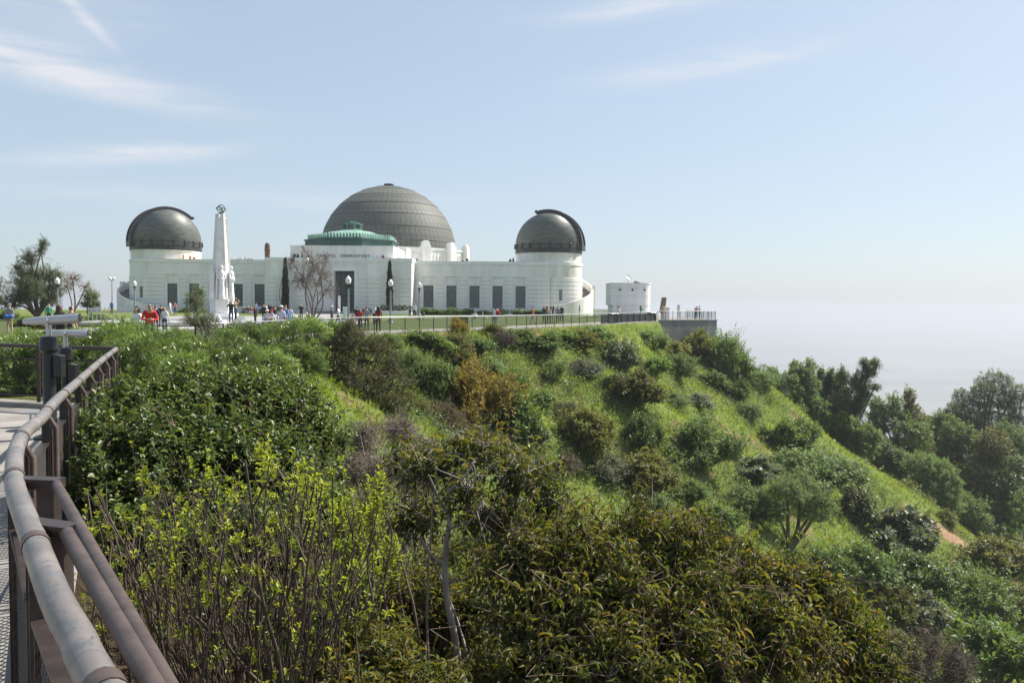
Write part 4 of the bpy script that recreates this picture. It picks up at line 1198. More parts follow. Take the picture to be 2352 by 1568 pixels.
bark = mat('brown_bark', (0.075, 0.055, 0.042), 0.9, c2=(0.16, 0.125, 0.10), scale=7, detail=5, stretch=(1, 1, 0.3), bump=0.4)
barkp = mat('pale_bark', (0.20, 0.165, 0.14), 0.85, c2=(0.42, 0.37, 0.34), scale=5, detail=6, stretch=(1, 1, 0.4), bump=0.3)
barkr = mat('reddish_twig_bark', (0.10, 0.06, 0.042), 0.8, c2=(0.19, 0.13, 0.10), scale=8)
twigb = mat('dry_grey_twig', (0.17, 0.135, 0.115), 0.9, c2=(0.27, 0.23, 0.20), scale=3)

def lobed(seed, base, lobes, n_twig, per, L, W, kind, twig, droop=0.3, upb=0.35, stem=0.05, limbs=9, shell=(0.6, 1.05), low=-0.35, var_tip=0.35, jit=0.25, spread=1.0, limb_r=0.35, flat=0.0, shoots=0.0):
    """A plant as trunk and limbs running to leafy lobes. Returns (wood mesh, crown mesh)."""
    r = np.random.default_rng(seed)
    base = np.array(base, float)
    wood = MB(); tw_parts = []; A_, B_, I_ = [], [], []
    vol = np.array([l[1][0] * l[1][1] + l[1][1] * l[1][2] + l[1][0] * l[1][2] for l in lobes]); vol = vol / vol.sum()
    for (c, R), fr in zip(lobes, vol):
        c = np.array(c, float); R = np.array(R, float)
        m1 = base + (c - base) * 0.45 + r.normal(size=3) * np.linalg.norm(c - base) * 0.07
        sr = stem * (0.6 + 0.8 * math.sqrt(fr * len(lobes)) * 0.5)
        wood.tube(smooth_line([base + r.normal(size=3) * stem * 0.6 * np.array([1, 1, 0]), m1, c], 4), list(np.linspace(sr, sr * 0.45, 9)), 6, caps=False)
        # limbs inside the lobe
        ld = rdir(r, limbs, 0.25); ends = c + ld * R * (0.55 + 0.25 * r.random((limbs, 1)))
        for e in ends:
            mid = (c + e) / 2 + r.normal(size=3) * 0.08 * R.mean() + np.array([0, 0, -0.06 * R[2]])
            wood.tube(smooth_line([c, mid, e], 3), list(np.linspace(sr * limb_r, sr * limb_r * 0.3, 7)), 5, caps=False)
        n = max(4, int(n_twig * fr))
        d = rdir(r, n * 2, 0.12); d = d[d[:, 2] > low][:n]; n = len(d)
        lump = 1 + jit * np.sin(d[:, 0] * 5.1 + seed) * np.cos(d[:, 1] * 4.3 + c[0] * 3) + jit * 0.6 * np.sin(d[:, 2] * 9 + d[:, 0] * 7)
        rad = (shell[0] + (shell[1] - shell[0]) * r.random(n) ** 0.6) * lump
        if shoots:
            sh = (r.random(n) < shoots) & (d[:, 2] > 0.1); rad = np.where(sh, rad * (1.15 + 0.35 * r.random(n)), rad)
        tip = c + d * R * rad[:, None]
        td = unit(d * (1 - upb) + np.array([0, 0, upb]) + r.normal(size=(n, 3)) * 0.35 * spread)
        tl = twig * (0.6 + 0.8 * r.random(n))
        st = tip - td * tl[:, None]
        A_.append(st); B_.append(tip); I_.append(np.clip(rad, 0, 1.2))
        k = np.argmin(((st[:, None] - ends[None]) ** 2).sum(-1), 1)
        ek = ends[k]; dl = np.linalg.norm(ek - st, axis=1, keepdims=True); ek = st + (ek - st) * np.minimum(1, twig * 0.9 / np.maximum(dl, 1e-6))
        V, F = sticks(ek, st, np.full(n, sr * limb_r * 0.28), np.full(n, sr * limb_r * 0.16)); tw_parts.append((V, [F], None))
        V, F = sticks(st, tip, np.full(n, sr * limb_r * 0.18), np.full(n, sr * limb_r * 0.07)); tw_parts.append((V, [F], None))
    A, B = np.concatenate(A_), np.concatenate(B_); inr = np.concatenate(I_); n = len(A)
    t = np.repeat((np.arange(per) + 0.5)[None] / per, n, 0) * 0.9 + 0.12; t = t + r.normal(size=t.shape) * 0.03
    P = A[:, None] + (B - A)[:, None] * t[..., None]
    ax = unit(B - A); a, b = perp_basis(ax)
    th = (np.arange(per) * 2.4)[None] + r.random((n, 1)) * 6.28 + r.normal(size=(n, per)) * 0.3
    rad = a[:, None] * np.cos(th)[..., None] + b[:, None] * np.sin(th)[..., None]
    lean = 0.25 + 0.75 * t[..., None]
    D = rad * (1.25 - lean * 0.7) + ax[:, None] * lean * 0.8 + np.array([0, 0, -droop]) + r.normal(size=P.shape) * 0.15
    U = ax[:, None] * 0.7 + np.array([0, 0, 0.8 + flat]) + r.normal(size=P.shape) * 0.35
    N_ = n * per
    s = 0.7 + 0.5 * r.random(N_)
    tw = np.repeat(r.random(n), per)
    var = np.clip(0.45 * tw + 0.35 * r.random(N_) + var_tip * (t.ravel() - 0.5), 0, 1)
    V, F, vv = leaves(P.reshape(-1, 3), D.reshape(-1, 3), U.reshape(-1, 3), L * s, W * s, kind, var)
    crown = joined([(V, F, vv)], 'crown')
    wv = np.array(wood.v, dtype=float); wf = np.array(wood.f)
    wm = joined([(wv, [wf], None)] + tw_parts, 'stems', smooth=True)
    return wm, crown

def place(name, meshes, mats, loc, rz, scale, label, cat, group=None, part_names=('stems', 'crown')):
    o = empty(name, loc, rz, label, cat, group)
    o.scale = scale if hasattr(scale, '__len__') else (scale,) * 3
    for me, mm, nm in zip(meshes, mats, part_names):
        if me is None: continue
        c = bpy.data.objects.new(nm, me); COL.objects.link(c); c.parent = o
        if len(me.materials) == 0: me.materials.append(mm)
        c.material_slots[0].link = 'OBJECT'; c.material_slots[0].material = mm
    return o

# foliage colours: real leaf colours, picked leaf by leaf
F_OLE = leaf_mat('oleander_leaf', [(0.07, 0.115, 0.038), (0.13, 0.19, 0.055), (0.23, 0.285, 0.10)], 0.36, 0.36, 0.5)
F_SUM = leaf_mat('sumac_leaf', [(0.04, 0.065, 0.022), (0.075, 0.098, 0.026), (0.135, 0.135, 0.032), (0.20, 0.12, 0.038)], 0.45, 0.45, 0.3, (1.5, 1.4, 0.5), 0.05)
F_LEM = leaf_mat('berry_shrub_leaf', [(0.05, 0.085, 0.028), (0.085, 0.125, 0.036), (0.16, 0.18, 0.045)], 0.34, 0.42, 0.4, None, 0.05)
F_NEW = leaf_mat('new_yellow_leaf', [(0.20, 0.27, 0.03), (0.30, 0.36, 0.045), (0.38, 0.38, 0.06)], 0.45, 0.4, 0.4, (1.3, 1.3, 0.5), 0.05)
F_OLI = leaf_mat('olive_brown_leaf', [(0.09, 0.10, 0.03), (0.15, 0.155, 0.045), (0.23, 0.20, 0.07)], 0.38, 0.55, 0.25)
F_GRN = leaf_mat('mid_green_leaf', [(0.085, 0.135, 0.036), (0.14, 0.205, 0.055), (0.21, 0.275, 0.085)], 0.38, 0.5, 0.3)
F_DRK = leaf_mat('dark_green_leaf', [(0.06, 0.10, 0.03), (0.10, 0.15, 0.044), (0.155, 0.205, 0.065)], 0.35, 0.45, 0.4)
F_GRY = leaf_mat('grey_green_leaf', [(0.09, 0.11, 0.065), (0.15, 0.165, 0.105), (0.24, 0.25, 0.175)], 0.3, 0.5, 0.35)
F_FTH = leaf_mat('feathery_green_leaf', [(0.09, 0.14, 0.05), (0.14, 0.20, 0.07), (0.20, 0.27, 0.105)], 0.38, 0.55, 0.25)
F_YEL = leaf_mat('yellow_ochre_leaf', [(0.15, 0.125, 0.025), (0.25, 0.185, 0.035), (0.34, 0.23, 0.05)], 0.38, 0.6, 0.2)
F_BRN = leaf_mat('brown_dry_leaf', [(0.09, 0.065, 0.045), (0.14, 0.11, 0.075), (0.20, 0.16, 0.115)], 0.2, 0.7, 0.15)
F_PIN = leaf_mat('pine_needles', [(0.05, 0.08, 0.032), (0.08, 0.115, 0.042), (0.13, 0.15, 0.055)], 0.3, 0.5, 0.3)
F_CYP = leaf_mat('cypress_needles', [(0.015, 0.03, 0.014), (0.028, 0.05, 0.022), (0.045, 0.07, 0.03)], 0.15, 0.6, 0.2)

# ------------------------------------------------------------------ shrubs and trees of the hillside
def bush_lobes(seed, nl=12, tall=1.0, wide=1.0):
    r = np.random.default_rng(seed); out = []
    for i in range(nl):
        a = 2 * math.pi * i / nl + r.random() * 1.2; q = 0.2 + 0.55 * r.random()
        s = (0.22 + 0.34 * r.random()) * (1.15 - 0.4 * q)
        out.append(((q * wide * math.cos(a), q * wide * math.sin(a), tall * (0.28 + 0.62 * r.random() * (1.1 - q))), (s * wide, s * wide * (0.8 + 0.4 * r.random()), s * tall * (0.7 + 0.4 * r.random()))))
    out.append(((r.normal() * .15, r.normal() * .15, tall * 0.8), (0.36 * wide, 0.4 * wide, 0.36 * tall)))
    return out
BUSH = {}
for i in range(4): BUSH['round', i] = lobed(20 + i, (0, 0, 0), bush_lobes(20 + i), 1500, 9, 0.11, 0.055, 'blade', 0.2, 0.15, 0.45, 0.05, 6, jit=0.4, shoots=0.08, shell=(0.35, 1.05))
for i in range(3): BUSH['spiky', i] = lobed(40 + i, (0, 0, 0), bush_lobes(40 + i, 10, 1.1, 0.95), 800, 14, 0.14, 0.035, 'blade', 0.36, 0.05, 0.6, 0.05, 6, jit=0.4)
for i in range(3): BUSH['airy', i] = lobed(60 + i, (0, 0, 0), bush_lobes(60 + i, 12, 1.0, 1.0), 1300, 10, 0.085, 0.036, 'blade', 0.26, 0.1, 0.45, 0.04, 7, jit=0.5, shoots=0.12, shell=(0.35, 1.05))
for i in range(2): BUSH['broad', i] = lobed(80 + i, (0, 0, 0), bush_lobes(80 + i, 11, 0.9, 1.0), 900, 9, 0.14, 0.085, 'blade', 0.2, 0.25, 0.4, 0.05, 6, jit=0.35)
for i in range(2): BUSH['twiggy', i] = lobed(90 + i, (0, 0, 0), bush_lobes(90 + i, 9, 1.0, 1.0), 900, 3, 0.05, 0.016, 'blade', 0.42, 0.0, 0.45, 0.05, 8, jit=0.4, limb_r=0.6)

SHRUBS = []
def shrub(px, py, wpx, hpx, kind, m, label, seed=0, D=None, wood=None, name='shrub', cat='shrub', group='shrubs on the hillside', sink=0.12):
    """A shrub whose foot is seen at (px, py); wpx, hpx are its size in the frame."""
    if D is None:
        p = hit(px, py)
        if p is None: p = at(px, py, 110); p[2] = gz(p[0], p[1])
    else:
        p = at(px, py, D)
        p[2] = min(p[2], gz(p[0], p[1])) if D < 0 else gz(p[0], p[1])
    D = p[1]
    k = [q for q in BUSH if q[0] == kind]; key = k[seed % len(k)]
    w = wpx * D / FPX; h = hpx * D / FPX
    sx = w / 1.62; sz = h / 1.2
    rs = np.random.default_rng(int(px * 7 + py)); SHRUBS.append((p[0], p[1], w, h))
    o = place(name, BUSH[key], (wood or bark, m), (p[0], p[1], p[2] - sink * h), seed * 1.7 + px, (sx * rs.uniform(0.85, 1.2), sx * rs.uniform(0.85, 1.25), sz * rs.uniform(0.9, 1.1)), label, cat, group)
    o.rotation_euler = (rs.normal() * 0.12, rs.normal() * 0.14, o.rotation_euler[2])
    return o

H = 'shrubs on the hillside'
shrub(1425, 845, 85, 80, 'broad', F_GRY, 'grey-green small tree high on the slope below the promenade', 1, name='tree', cat='tree')
shrub(1455, 925, 95, 95, 'round', F_OLI, 'olive brown shrub below the grey-green small tree', 2)
shrub(1355, 1030, 115, 105, 'round', F_OLI, 'wide olive brown shrub in the middle of the green slope', 0)
shrub(1480, 1025, 85, 72, 'spiky', F_DRK, 'dark spiky shrub alone on bright grass mid slope', 1)
shrub(1605, 1055, 145, 105, 'airy', F_FTH, 'pale airy round shrub mid slope casting a dark shadow', 0)
shrub(1545, 1055, 46, 34, 'broad', F_DRK, 'small dark green clump left of the pale airy shrub', 0)
shrub(1640, 1040, 40, 26, 'broad', F_DRK, 'tiny dark clump right of the pale airy shrub', 1)
shrub(1785, 1035, 95, 105, 'broad', F_DRK, 'dark bushy shrub near the ridge line with a yellowing side', 0)
shrub(1852, 1020, 80, 68, 'round', F_GRN, 'low green shrub leaning against the dark bushy one', 3)
shrub(1685, 915, 55, 52, 'spiky', F_DRK, 'dark spiky shrub high on the right of the slope', 0)
shrub(1632, 885, 70, 42, 'round', F_GRN, 'low green shrub below the ridge tree', 1)
shrub(1675, 855, 84, 92, 'airy', F_FTH, 'light green round-headed tree on the skyline near the terrace wall', 1, name='tree', cat='tree')
shrub(1600, 818, 58, 78, 'round', F_OLI, 'brownish tree before the concrete terrace wall', 3, name='tree', cat='tree')
shrub(1640, 822, 52, 68, 'airy', F_GRN, 'small green tree at the corner of the terrace wall', 2, name='tree', cat='tree')
shrub(1700, 860, 60, 28, 'round', F_GRN, 'low green cover right of the skyline tree', 2)
shrub(1745, 880, 70, 34, 'airy', F_FTH, 'thin pale scrub running down the skyline', 2)
shrub(1480, 1115, 115, 85, 'round', F_OLI, 'dark olive shrub just above the sumac crown', 1)
shrub(1590, 1150, 95, 55, 'airy', F_GRN, 'low green shrub above the dip between the sumac crowns', 0)
shrub(1650, 1225, 115, 75, 'round', F_GRN, 'green shrub half hidden behind the sumac crown', 2)
shrub(1500, 1175, 90, 55, 'airy', F_FTH, 'pale scrub hidden by the sumac leaves', 1)
shrub(1395, 1095, 90, 60, 'airy', F_GRY, 'grey-green scrub at the left of the grassy gully', 2)
shrub(1290, 1090, 110, 70, 'twiggy', F_OLI, 'twiggy olive shrub behind the pale-trunked sumac', 0)
shrub(1195, 1005, 85, 110, 'broad', F_DRK, 'dark shrub beside the ochre bush', 1)
shrub(1235, 1020, 60, 60, 'round', F_GRY, 'grey shrub right of the dark one beside the ochre bush', 0)
shrub(1180, 905, 70, 60, 'round', F_GRN, 'green shrub above the ochre bush', 3)
shrub(1090, 965, 165, 150, 'airy', F_YEL, 'tall ochre yellow bush in the middle of the picture', 0)
shrub(1010, 985, 95, 70, 'twiggy', F_YEL, 'low ochre bush left of the tall one', 1)
shrub(1060, 1010, 110, 60, 'twiggy', F_YEL, 'dry ochre scrub at the foot of the tall bush', 0)
for i, (px, py, wp, hp, k, m, lab) in enumerate(((1005, 905, 90, 80, 'round', F_GRN, 'green shrub above the low ochre bush'), (950, 950, 80, 70, 'airy', F_OLI, 'olive scrub right of the dark shaded shrub'), (1120, 860, 80, 50, 'airy', F_FTH, 'pale scrub above the tall ochre bush'),
        (905, 1010, 90, 70, 'twiggy', F_OLI, 'twiggy scrub under the big olive bush'), (1060, 860, 70, 60, 'round', F_OLI, 'olive shrub left above the tall ochre bush'), (1150, 1060, 90, 60, 'airy', F_OLI, 'olive scrub behind the sumac top'))):
    shrub(px, py, wp, hp, k, m, lab, i + 1)
# along the top of the slope, under the promenade
top = [(985, 800, 90, 45, 'round', F_GRN, 'green shrub under the near end of the promenade rail'), (1040, 812, 85, 48, 'round', F_OLI, 'olive shrub under the promenade rail, second from the near end'),
       (1057, 770, 42, 48, 'airy', F_YEL, 'yellow-green bush rising in front of the black litter bin'), (1095, 815, 80, 46, 'round', F_DRK, 'dark low shrub under the rail right of the yellow-green bush'),
       (1130, 772, 48, 36, 'round', F_OLI, 'small dark shrub against the kerb below the man with the red backpack'), (1150, 800, 75, 44, 'twiggy', F_BRN, 'dry pinkish brown scrub under the rail'),
       (1195, 790, 70, 38, 'round', F_GRN, 'green low shrub under the rail past the dry scrub'), (1240, 810, 85, 44, 'round', F_DRK, 'dark spreading shrub below the rail, mid slope top'),
       (1290, 788, 70, 40, 'airy', F_GRN, 'green shrub poking up to the kerb'), (1330, 800, 85, 48, 'round', F_OLI, 'brown-tipped shrub below the dark rail panels'),
       (1375, 785, 70, 36, 'round', F_GRN, 'green low shrub at the start of the dark rail panels'), (1500, 800, 80, 44, 'round', F_GRN, 'green shrub below the end of the promenade rail'),
       (1545, 822, 70, 40, 'round', F_OLI, 'olive low shrub left of the terrace wall'), (1555, 860, 80, 46, 'airy', F_FTH, 'pale green scrub below the terrace wall'),
       (1340, 860, 70, 50, 'airy', F_GRY, 'grey scrub upper slope left of the small tree'), (1270, 870, 70, 44, 'airy', F_FTH, 'pale leafy scrub upper left slope'),
       (1500, 860, 70, 45, 'round', F_GRN, 'green scrub right of the grey-green small tree'), (1240, 925, 60, 36, 'broad', F_GRN, 'leafy clump upper left slope'),
       (1290, 960, 60, 36, 'airy', F_GRY, 'greyish scrub left of the wide olive shrub'), (1410, 900, 60, 40, 'spiky', F_DRK, 'dark tuft left of the olive brown shrub'),
       (1540, 930, 60, 34, 'airy', F_FTH, 'pale tuft on the open slope'), (1600, 930, 56, 30, 'airy', F_GRY, 'greyish tuft on the open slope'),
       (1720, 960, 60, 34, 'airy', F_FTH, 'pale tuft near the ridge'), (960, 880, 95, 95, 'airy', F_FTH, 'pale green willowy shrub right of the big dark bush')]
for i, (px, py, wp, hp, k, m, lab) in enumerate(top): shrub(px, py, wp, hp, k, m, lab, i)
# gully on the right
gul = [(1850, 1112, 185, 105, 'airy', F_FTH, 'wide feathery green shrub in the gully', 2), (1930, 1120, 110, 80, 'broad', F_DRK, 'dark shrub behind the feathery one in the gully', 1),
       (1730, 1110, 130, 80, 'broad', F_GRY, 'silvery leafed shrub left of the feathery one', 0), (1965, 1200, 110, 115, 'broad', F_GRY, 'tall grey-leafed shrub near the ridge grass', 1),
       (2050, 1275, 160, 140, 'broad', F_GRY, 'silvery grey shrub on the lower ridge', 0), (1990, 1350, 150, 110, 'round', F_DRK, 'dark green shrub in the deep gully', 1),
       (2090, 1350, 130, 100, 'round', F_GRN, 'green shrub beside the bare soil patch', 2), (2170, 1365, 140, 85, 'round', F_OLI, 'olive shrub below the bare soil', 0),
       (2300, 1325, 150, 110, 'round', F_OLI, 'dense olive brown shrub at the right edge', 3), (2170, 1205, 50, 42, 'round', F_OLI, 'small olive shrub at the ridge by the orange soil', 1),
       (2240, 1420, 140, 110, 'airy', F_GRN, 'green shrub low on the right', 1), (2120, 1440, 120, 100, 'broad', F_GRY, 'grey-leafed shrub low on the right', 0),
       (2050, 1420, 110, 100, 'round', F_OLI, 'olive shrub by the tip of the sumac', 2), (2290, 1570, 200, 170, 'round', F_GRN, 'big round green shrub in the bottom right corner', 0),
       (2150, 1560, 150, 110, 'twiggy', F_BRN, 'dead brown twiggy shrub at the bottom right', 1), (2330, 1430, 130, 110, 'airy', F_OLI, 'olive shrub at the right edge of the picture', 0),
       (2060, 1520, 110, 80, 'round', F_OLI, 'olive shrub under the sumac tip', 3), (1900, 1330, 130, 90, 'round', F_DRK, 'shadowed shrub right of the leaning tree', 0),
       (1720, 1180, 110, 70, 'airy', F_FTH, 'pale scrub left of the leaning tree', 1)]
for (px, py, wp, hp, k, m, lab, sd) in gul: shrub(px, py, wp, hp, k, m, lab, sd)

# trees with their own shape
def tree(name, px, py, D, lobes, m, label, wood=bark, n=700, per=10, L=0.22, W=0.07, kind='blade', twig=0.5, seed=1, stem=0.16, upb=0.4, jit=0.3, droop=0.1, z=None, cat='tree', group=None, limbs=8, **kw):
    """lobes in metres relative to the foot, seen from the front: (x, y, z, rx, ry, rz)."""
    p = at(px, py, D); g = gz(p[0], p[1]) if z is None else z
    ms = lobed(seed, (0, 0, 0), [((a, b, c), (d, e, f)) for a, b, c, d, e, f in lobes], n, per, L, W, kind, twig, droop, upb, stem, limbs, jit=jit, **kw)
    return place(name, ms, (wood, m), (p[0], p[1], g - 0.1), 0, 1.0, label, cat, group, ('trunk', 'crown'))
def pxtree(name, D, foot, blobs, m, label, **kw):
    """Lobes given in the frame: foot (px, py) and blobs (px, py, rx, ry) at distance D."""
    p = at(foot[0], foot[1], D); g = min(p[2], gz(p[0], p[1]) + 0.0)
    L = []
    if kw.get('group') == 'trees beyond the ridge':
        kw['n'] = int(kw.get('n', 700) * 2.6); kw['L'] = max(kw.get('L', 0.32), 0.30); kw['W'] = max(kw.get('W', 0.13), 0.08); kw['low'] = -0.9
        lo = max(b[1] for b in blobs); wd = max(b[2] for b in blobs); fy = foot[1]
        for k in range(5):
            blobs = blobs + [(foot[0] + (-0.8, 0.7, 0.0, -0.4, 0.9)[k] * wd, lo + (fy - lo) * (0.35, 0.45, 0.8, 1.1, 1.0)[k], wd * 0.8, max(18, (fy - lo) * 0.4))]
    r = np.random.default_rng(abs(int(foot[0])) + 1)
    for bx, by, rx, ry in blobs:
        c = at(bx, by, D); s = D / FPX; dy = float(r.normal() * rx * s * 0.5)
        L.append((c[0] - p[0], dy, c[2] - g, rx * s, max(rx, ry) * s * 0.9, ry * s))
    return tree(name, foot[0], foot[1], D, L, m, label, z=g, **kw)
R_ = 'trees beyond the ridge'
pxtree('acacia_tree', 104, (1785, 960), [(1770, 880, 42, 38), (1735, 885, 25, 28), (1815, 905, 36, 42), (1790, 925, 30, 28)], F_GRN, 'rounded green tree just behind the ridge, nearest the terrace', n=1100, seed=3, group=R_)
pxtree('acacia_tree', 106, (1850, 965), [(1850, 890, 34, 40), (1858, 930, 30, 30), (1835, 860, 24, 26)], F_FTH, 'lighter green tree with a broken top behind the ridge', n=900, seed=4, group=R_)
pxtree('slender_tree', 112, (1862, 950), [(1862, 842, 17, 22), (1885, 855, 12, 16), (1828, 838, 10, 16), (1905, 862, 10, 14)], F_FTH, 'wispy pale tree tops rising behind the rounded green tree', n=420, seed=5, group=R_)
pxtree('leaning_pine', 108, (1915, 985), [(1925, 935, 30, 32), (1950, 905, 28, 30), (1975, 875, 24, 26), (1995, 845, 16, 20), (2010, 832, 12, 14), (1985, 830, 10, 12), (2012, 885, 12, 8), (1935, 862, 12, 22), (1965, 930, 26, 22), (1985, 905, 20, 18), (1950, 960, 30, 22)], F_PIN, 'dark pine leaning to the right behind the ridge', n=1500, twig=0.8, L=0.3, W=0.04, seed=6, stem=0.2, upb=0.6, group=R_)
pxtree('oak_tree', 112, (1900, 975), [(1895, 900, 26, 40), (1905, 940, 28, 24), (1910, 870, 16, 24)], F_DRK, 'narrow dark tree between the broken-topped tree and the leaning pine', n=700, seed=7, group=R_)
pxtree('eucalyptus_tree', 116, (2050, 1070), [(2040, 960, 40, 34), (2010, 990, 32, 30), (2080, 990, 40, 36), (2060, 1030, 44, 30), (2015, 930, 22, 22), (2060, 925, 14, 24)], F_DRK, 'broad dark tree mass left of the spired tree', n=1300, seed=8, stem=0.22, group=R_)
pxtree('spired_tree', 118, (2090, 1080), [(2090, 915, 12, 26), (2095, 945, 20, 26), (2115, 970, 24, 26), (2105, 1010, 30, 32), (2070, 960, 14, 20)], F_OLI, 'spired tree standing against the hazy plain', n=800, seed=9, group=R_)
pxtree('oak_tree', 124, (2190, 1090), [(2180, 985, 40, 30), (2150, 1010, 34, 30), (2215, 1010, 36, 40), (2180, 1045, 44, 32), (2160, 960, 18, 18)], F_GRN, 'wide mid green tree in front of the umbrella pine', n=1300, seed=10, stem=0.22, group=R_)
pxtree('umbrella_pine', 132, (2290, 1080), [(2285, 872, 38, 24), (2245, 890, 30, 18), (2212, 905, 22, 16), (2325, 895, 36, 20), (2275, 908, 46, 22), (2300, 935, 50, 20), (2345, 920, 32, 22), (2230, 930, 34, 18), (2260, 955, 40, 18), (2320, 960, 30, 14)], F_PIN, 'tall umbrella pine with spreading crown at the right edge', n=2200, twig=0.6, L=0.3, W=0.09, seed=11, stem=0.24, upb=0.75, jit=0.2, group=R_)
pxtree('bare_pine', 128, (2335, 1100), [(2330, 985, 26, 20), (2350, 1010, 30, 26), (2320, 1030, 26, 22), (2365, 960, 30, 20)], F_PIN, 'thin dark pine with open branches under the umbrella pine', n=380, twig=1.0, L=0.24, W=0.03, seed=12, stem=0.2, wood=twigb, group=R_)
pxtree('eucalyptus_tree', 122, (2265, 1130), [(2260, 1020, 32, 40), (2275, 1060, 38, 34), (2240, 1080, 36, 30), (2290, 1010, 22, 30)], F_OLI, 'brownish open tree below the umbrella pine', n=1000, seed=13, group=R_)
pxtree('oak_tree', 118, (2310, 1190), [(2300, 1110, 46, 40), (2340, 1080, 40, 40), (2260, 1140, 40, 34), (2330, 1150, 46, 34)], F_DRK, 'dark leafy tree mass at the right edge below the pines', n=1400, seed=14, stem=0.2, group=R_)
pxtree('pepper_tree', 104, (2135, 1155), [(2120, 1070, 40, 34), (2160, 1085, 38, 36), (2180, 1110, 26, 34), (2130, 1110, 40, 34)], F_FTH, 'bright round green tree just behind the lower ridge', n=1400, seed=15, L=0.2, W=0.06, group=R_)
shrub(2075, 1130, 80, 55, 'round', F_OLI, 'low olive yellow shrub left of the bright round tree', 2, D=98)
shrub(2110, 1150, 70, 50, 'round', F_OLI, 'low olive yellow shrub in front of the bright round tree', 3, D=99)
pxtree('eucalyptus_tree', 112, (2200, 1210), [(2210, 1160, 36, 34), (2240, 1190, 34, 26), (2170, 1170, 24, 24)], F_GRN, 'dark green undergrowth tree behind the orange soil', n=700, seed=16, group=R_)
for i, (D, ft, bl, mm, lab) in enumerate((
    (106, (1960, 1030), [(1950, 985, 34, 26), (1985, 1000, 36, 30), (1930, 965, 24, 22)], F_GRN, 'green undergrowth tree at the foot of the leaning pine'),
    (110, (2030, 1090), [(2020, 1040, 40, 34), (2060, 1060, 36, 30), (1995, 1020, 26, 26)], F_DRK, 'dark undergrowth tree under the broad dark mass'),
    (128, (2130, 1060), [(2130, 985, 30, 34), (2150, 1020, 34, 30), (2115, 1030, 30, 28)], F_FTH, 'pale tree between the spired tree and the wide green one'),
    (120, (2235, 1150), [(2230, 1090, 44, 36), (2270, 1100, 40, 40), (2215, 1130, 36, 30)], F_OLI, 'olive tree in front of the brownish open tree'),
    (126, (2320, 1080), [(2310, 1010, 40, 44), (2345, 1040, 36, 44), (2290, 1050, 36, 34)], F_GRN, 'green tree filling the gap under the umbrella pine'),
    (114, (2250, 1230), [(2260, 1170, 50, 34), (2310, 1190, 50, 36), (2220, 1195, 40, 30), (2345, 1160, 40, 40)], F_GRN, 'green thicket tree behind the dense olive shrub'),
    (140, (2200, 1010), [(2190, 945, 30, 24), (2220, 960, 36, 26), (2165, 960, 24, 22)], F_PIN, 'far dark tree left of the umbrella pine trunk'))):
    pxtree('thicket_tree', D, ft, bl, mm, lab, n=900, seed=60 + i, stem=0.16, group=R_)
# the leaning tree in the gully, its crooked trunk showing
p = hit(1815, 1255)
pxtree('leaning_tree', float(p[1]) - 1.5, (1812, 1255), [(1850, 1130, 62, 44), (1800, 1125, 50, 40), (1890, 1170, 40, 44), (1780, 1170, 34, 40), (1860, 1180, 40, 30)], F_FTH, 'grey-green tree with a dark crooked trunk in the gully', n=1500, seed=17, L=0.16, W=0.05, stem=0.16, twig=0.4)

# left of the building
pxtree('deodar_tree', 90, (85, 712), [(80, 590, 22, 22), (95, 570, 10, 16), (60, 625, 34, 20), (110, 630, 30, 24), (85, 665, 46, 26), (40, 610, 12, 14), (125, 660, 20, 24), (100, 555, 8, 14), (50, 680, 30, 20), (70, 650, 30, 24), (115, 685, 26, 18), (25, 695, 20, 16)], F_PIN, 'feathery dark evergreen tree at the far left', n=1900, per=12, L=0.24, W=0.05, low=-0.9, twig=0.9, seed=20, stem=0.16, upb=0.35, jit=0.5)
pxtree('bare_tree', 100, (165, 712), [(170, 640, 24, 26), (150, 655, 18, 20), (190, 655, 20, 18)], F_BRN, 'small leafless tree beside the dark evergreen', n=260, per=1, L=0.12, W=0.02, twig=0.9, seed=21, stem=0.12, wood=barkr, limbs=14, limb_r=0.5)
pxtree('young_tree', 92, (205, 715), [(205, 680, 18, 18), (215, 695, 14, 14), (195, 698, 14, 14)], F_GRY, 'small grey-green tree right of the leafless one', n=420, seed=22, stem=0.08)
pxtree('pine_tree', 98, (-14, 715), [(-8, 650, 14, 30), (0, 690, 18, 20)], F_PIN, 'dark tree cut by the left edge of the picture', n=300, seed=23)
for i, (px, py, wp, hp, k, m, D, lab) in enumerate(((60, 722, 60, 30, 'round', F_GRN, 60, 'low green shrub beyond the overlook at far left'), (105, 722, 60, 34, 'broad', F_YEL, 56, 'yellowish broad-leafed shrub behind the telescopes'),
        (150, 720, 50, 26, 'round', F_DRK, 70, 'dark low shrub behind the man in black'), (20, 716, 50, 30, 'round', F_DRK, 75, 'dark shrub at the left edge behind the man in grey'), (225, 722, 50, 18, 'round', F_GRN, 80, 'low green shrub by the fence stakes'))):
    shrub(px, py, wp, hp, k, m, lab, i, D=D, group='shrubs left of the lawn')

# bare branching tree before the entrance
pxtree('crape_tree', 70, (715, 728), [(690, 640, 32, 34), (735, 630, 30, 38), (715, 600, 26, 30), (755, 660, 24, 26), (675, 600, 16, 26), (745, 590, 14, 24), (700, 570, 12, 16)], leaf_mat('dry_seed_pod', [(0.12, 0.10, 0.09), (0.18, 0.155, 0.14), (0.25, 0.22, 0.2)], 0.1, 0.8, 0.1), 'leafless many-stemmed tree in front of the entrance', n=760, per=1, L=0.06, W=0.02, twig=0.8, seed=24, stem=0.085, wood=mat('grey_brown_bark', (0.16, 0.125, 0.11), 0.9, c2=(0.25, 0.2, 0.18), scale=4), limbs=14, limb_r=0.55, upb=0.65)
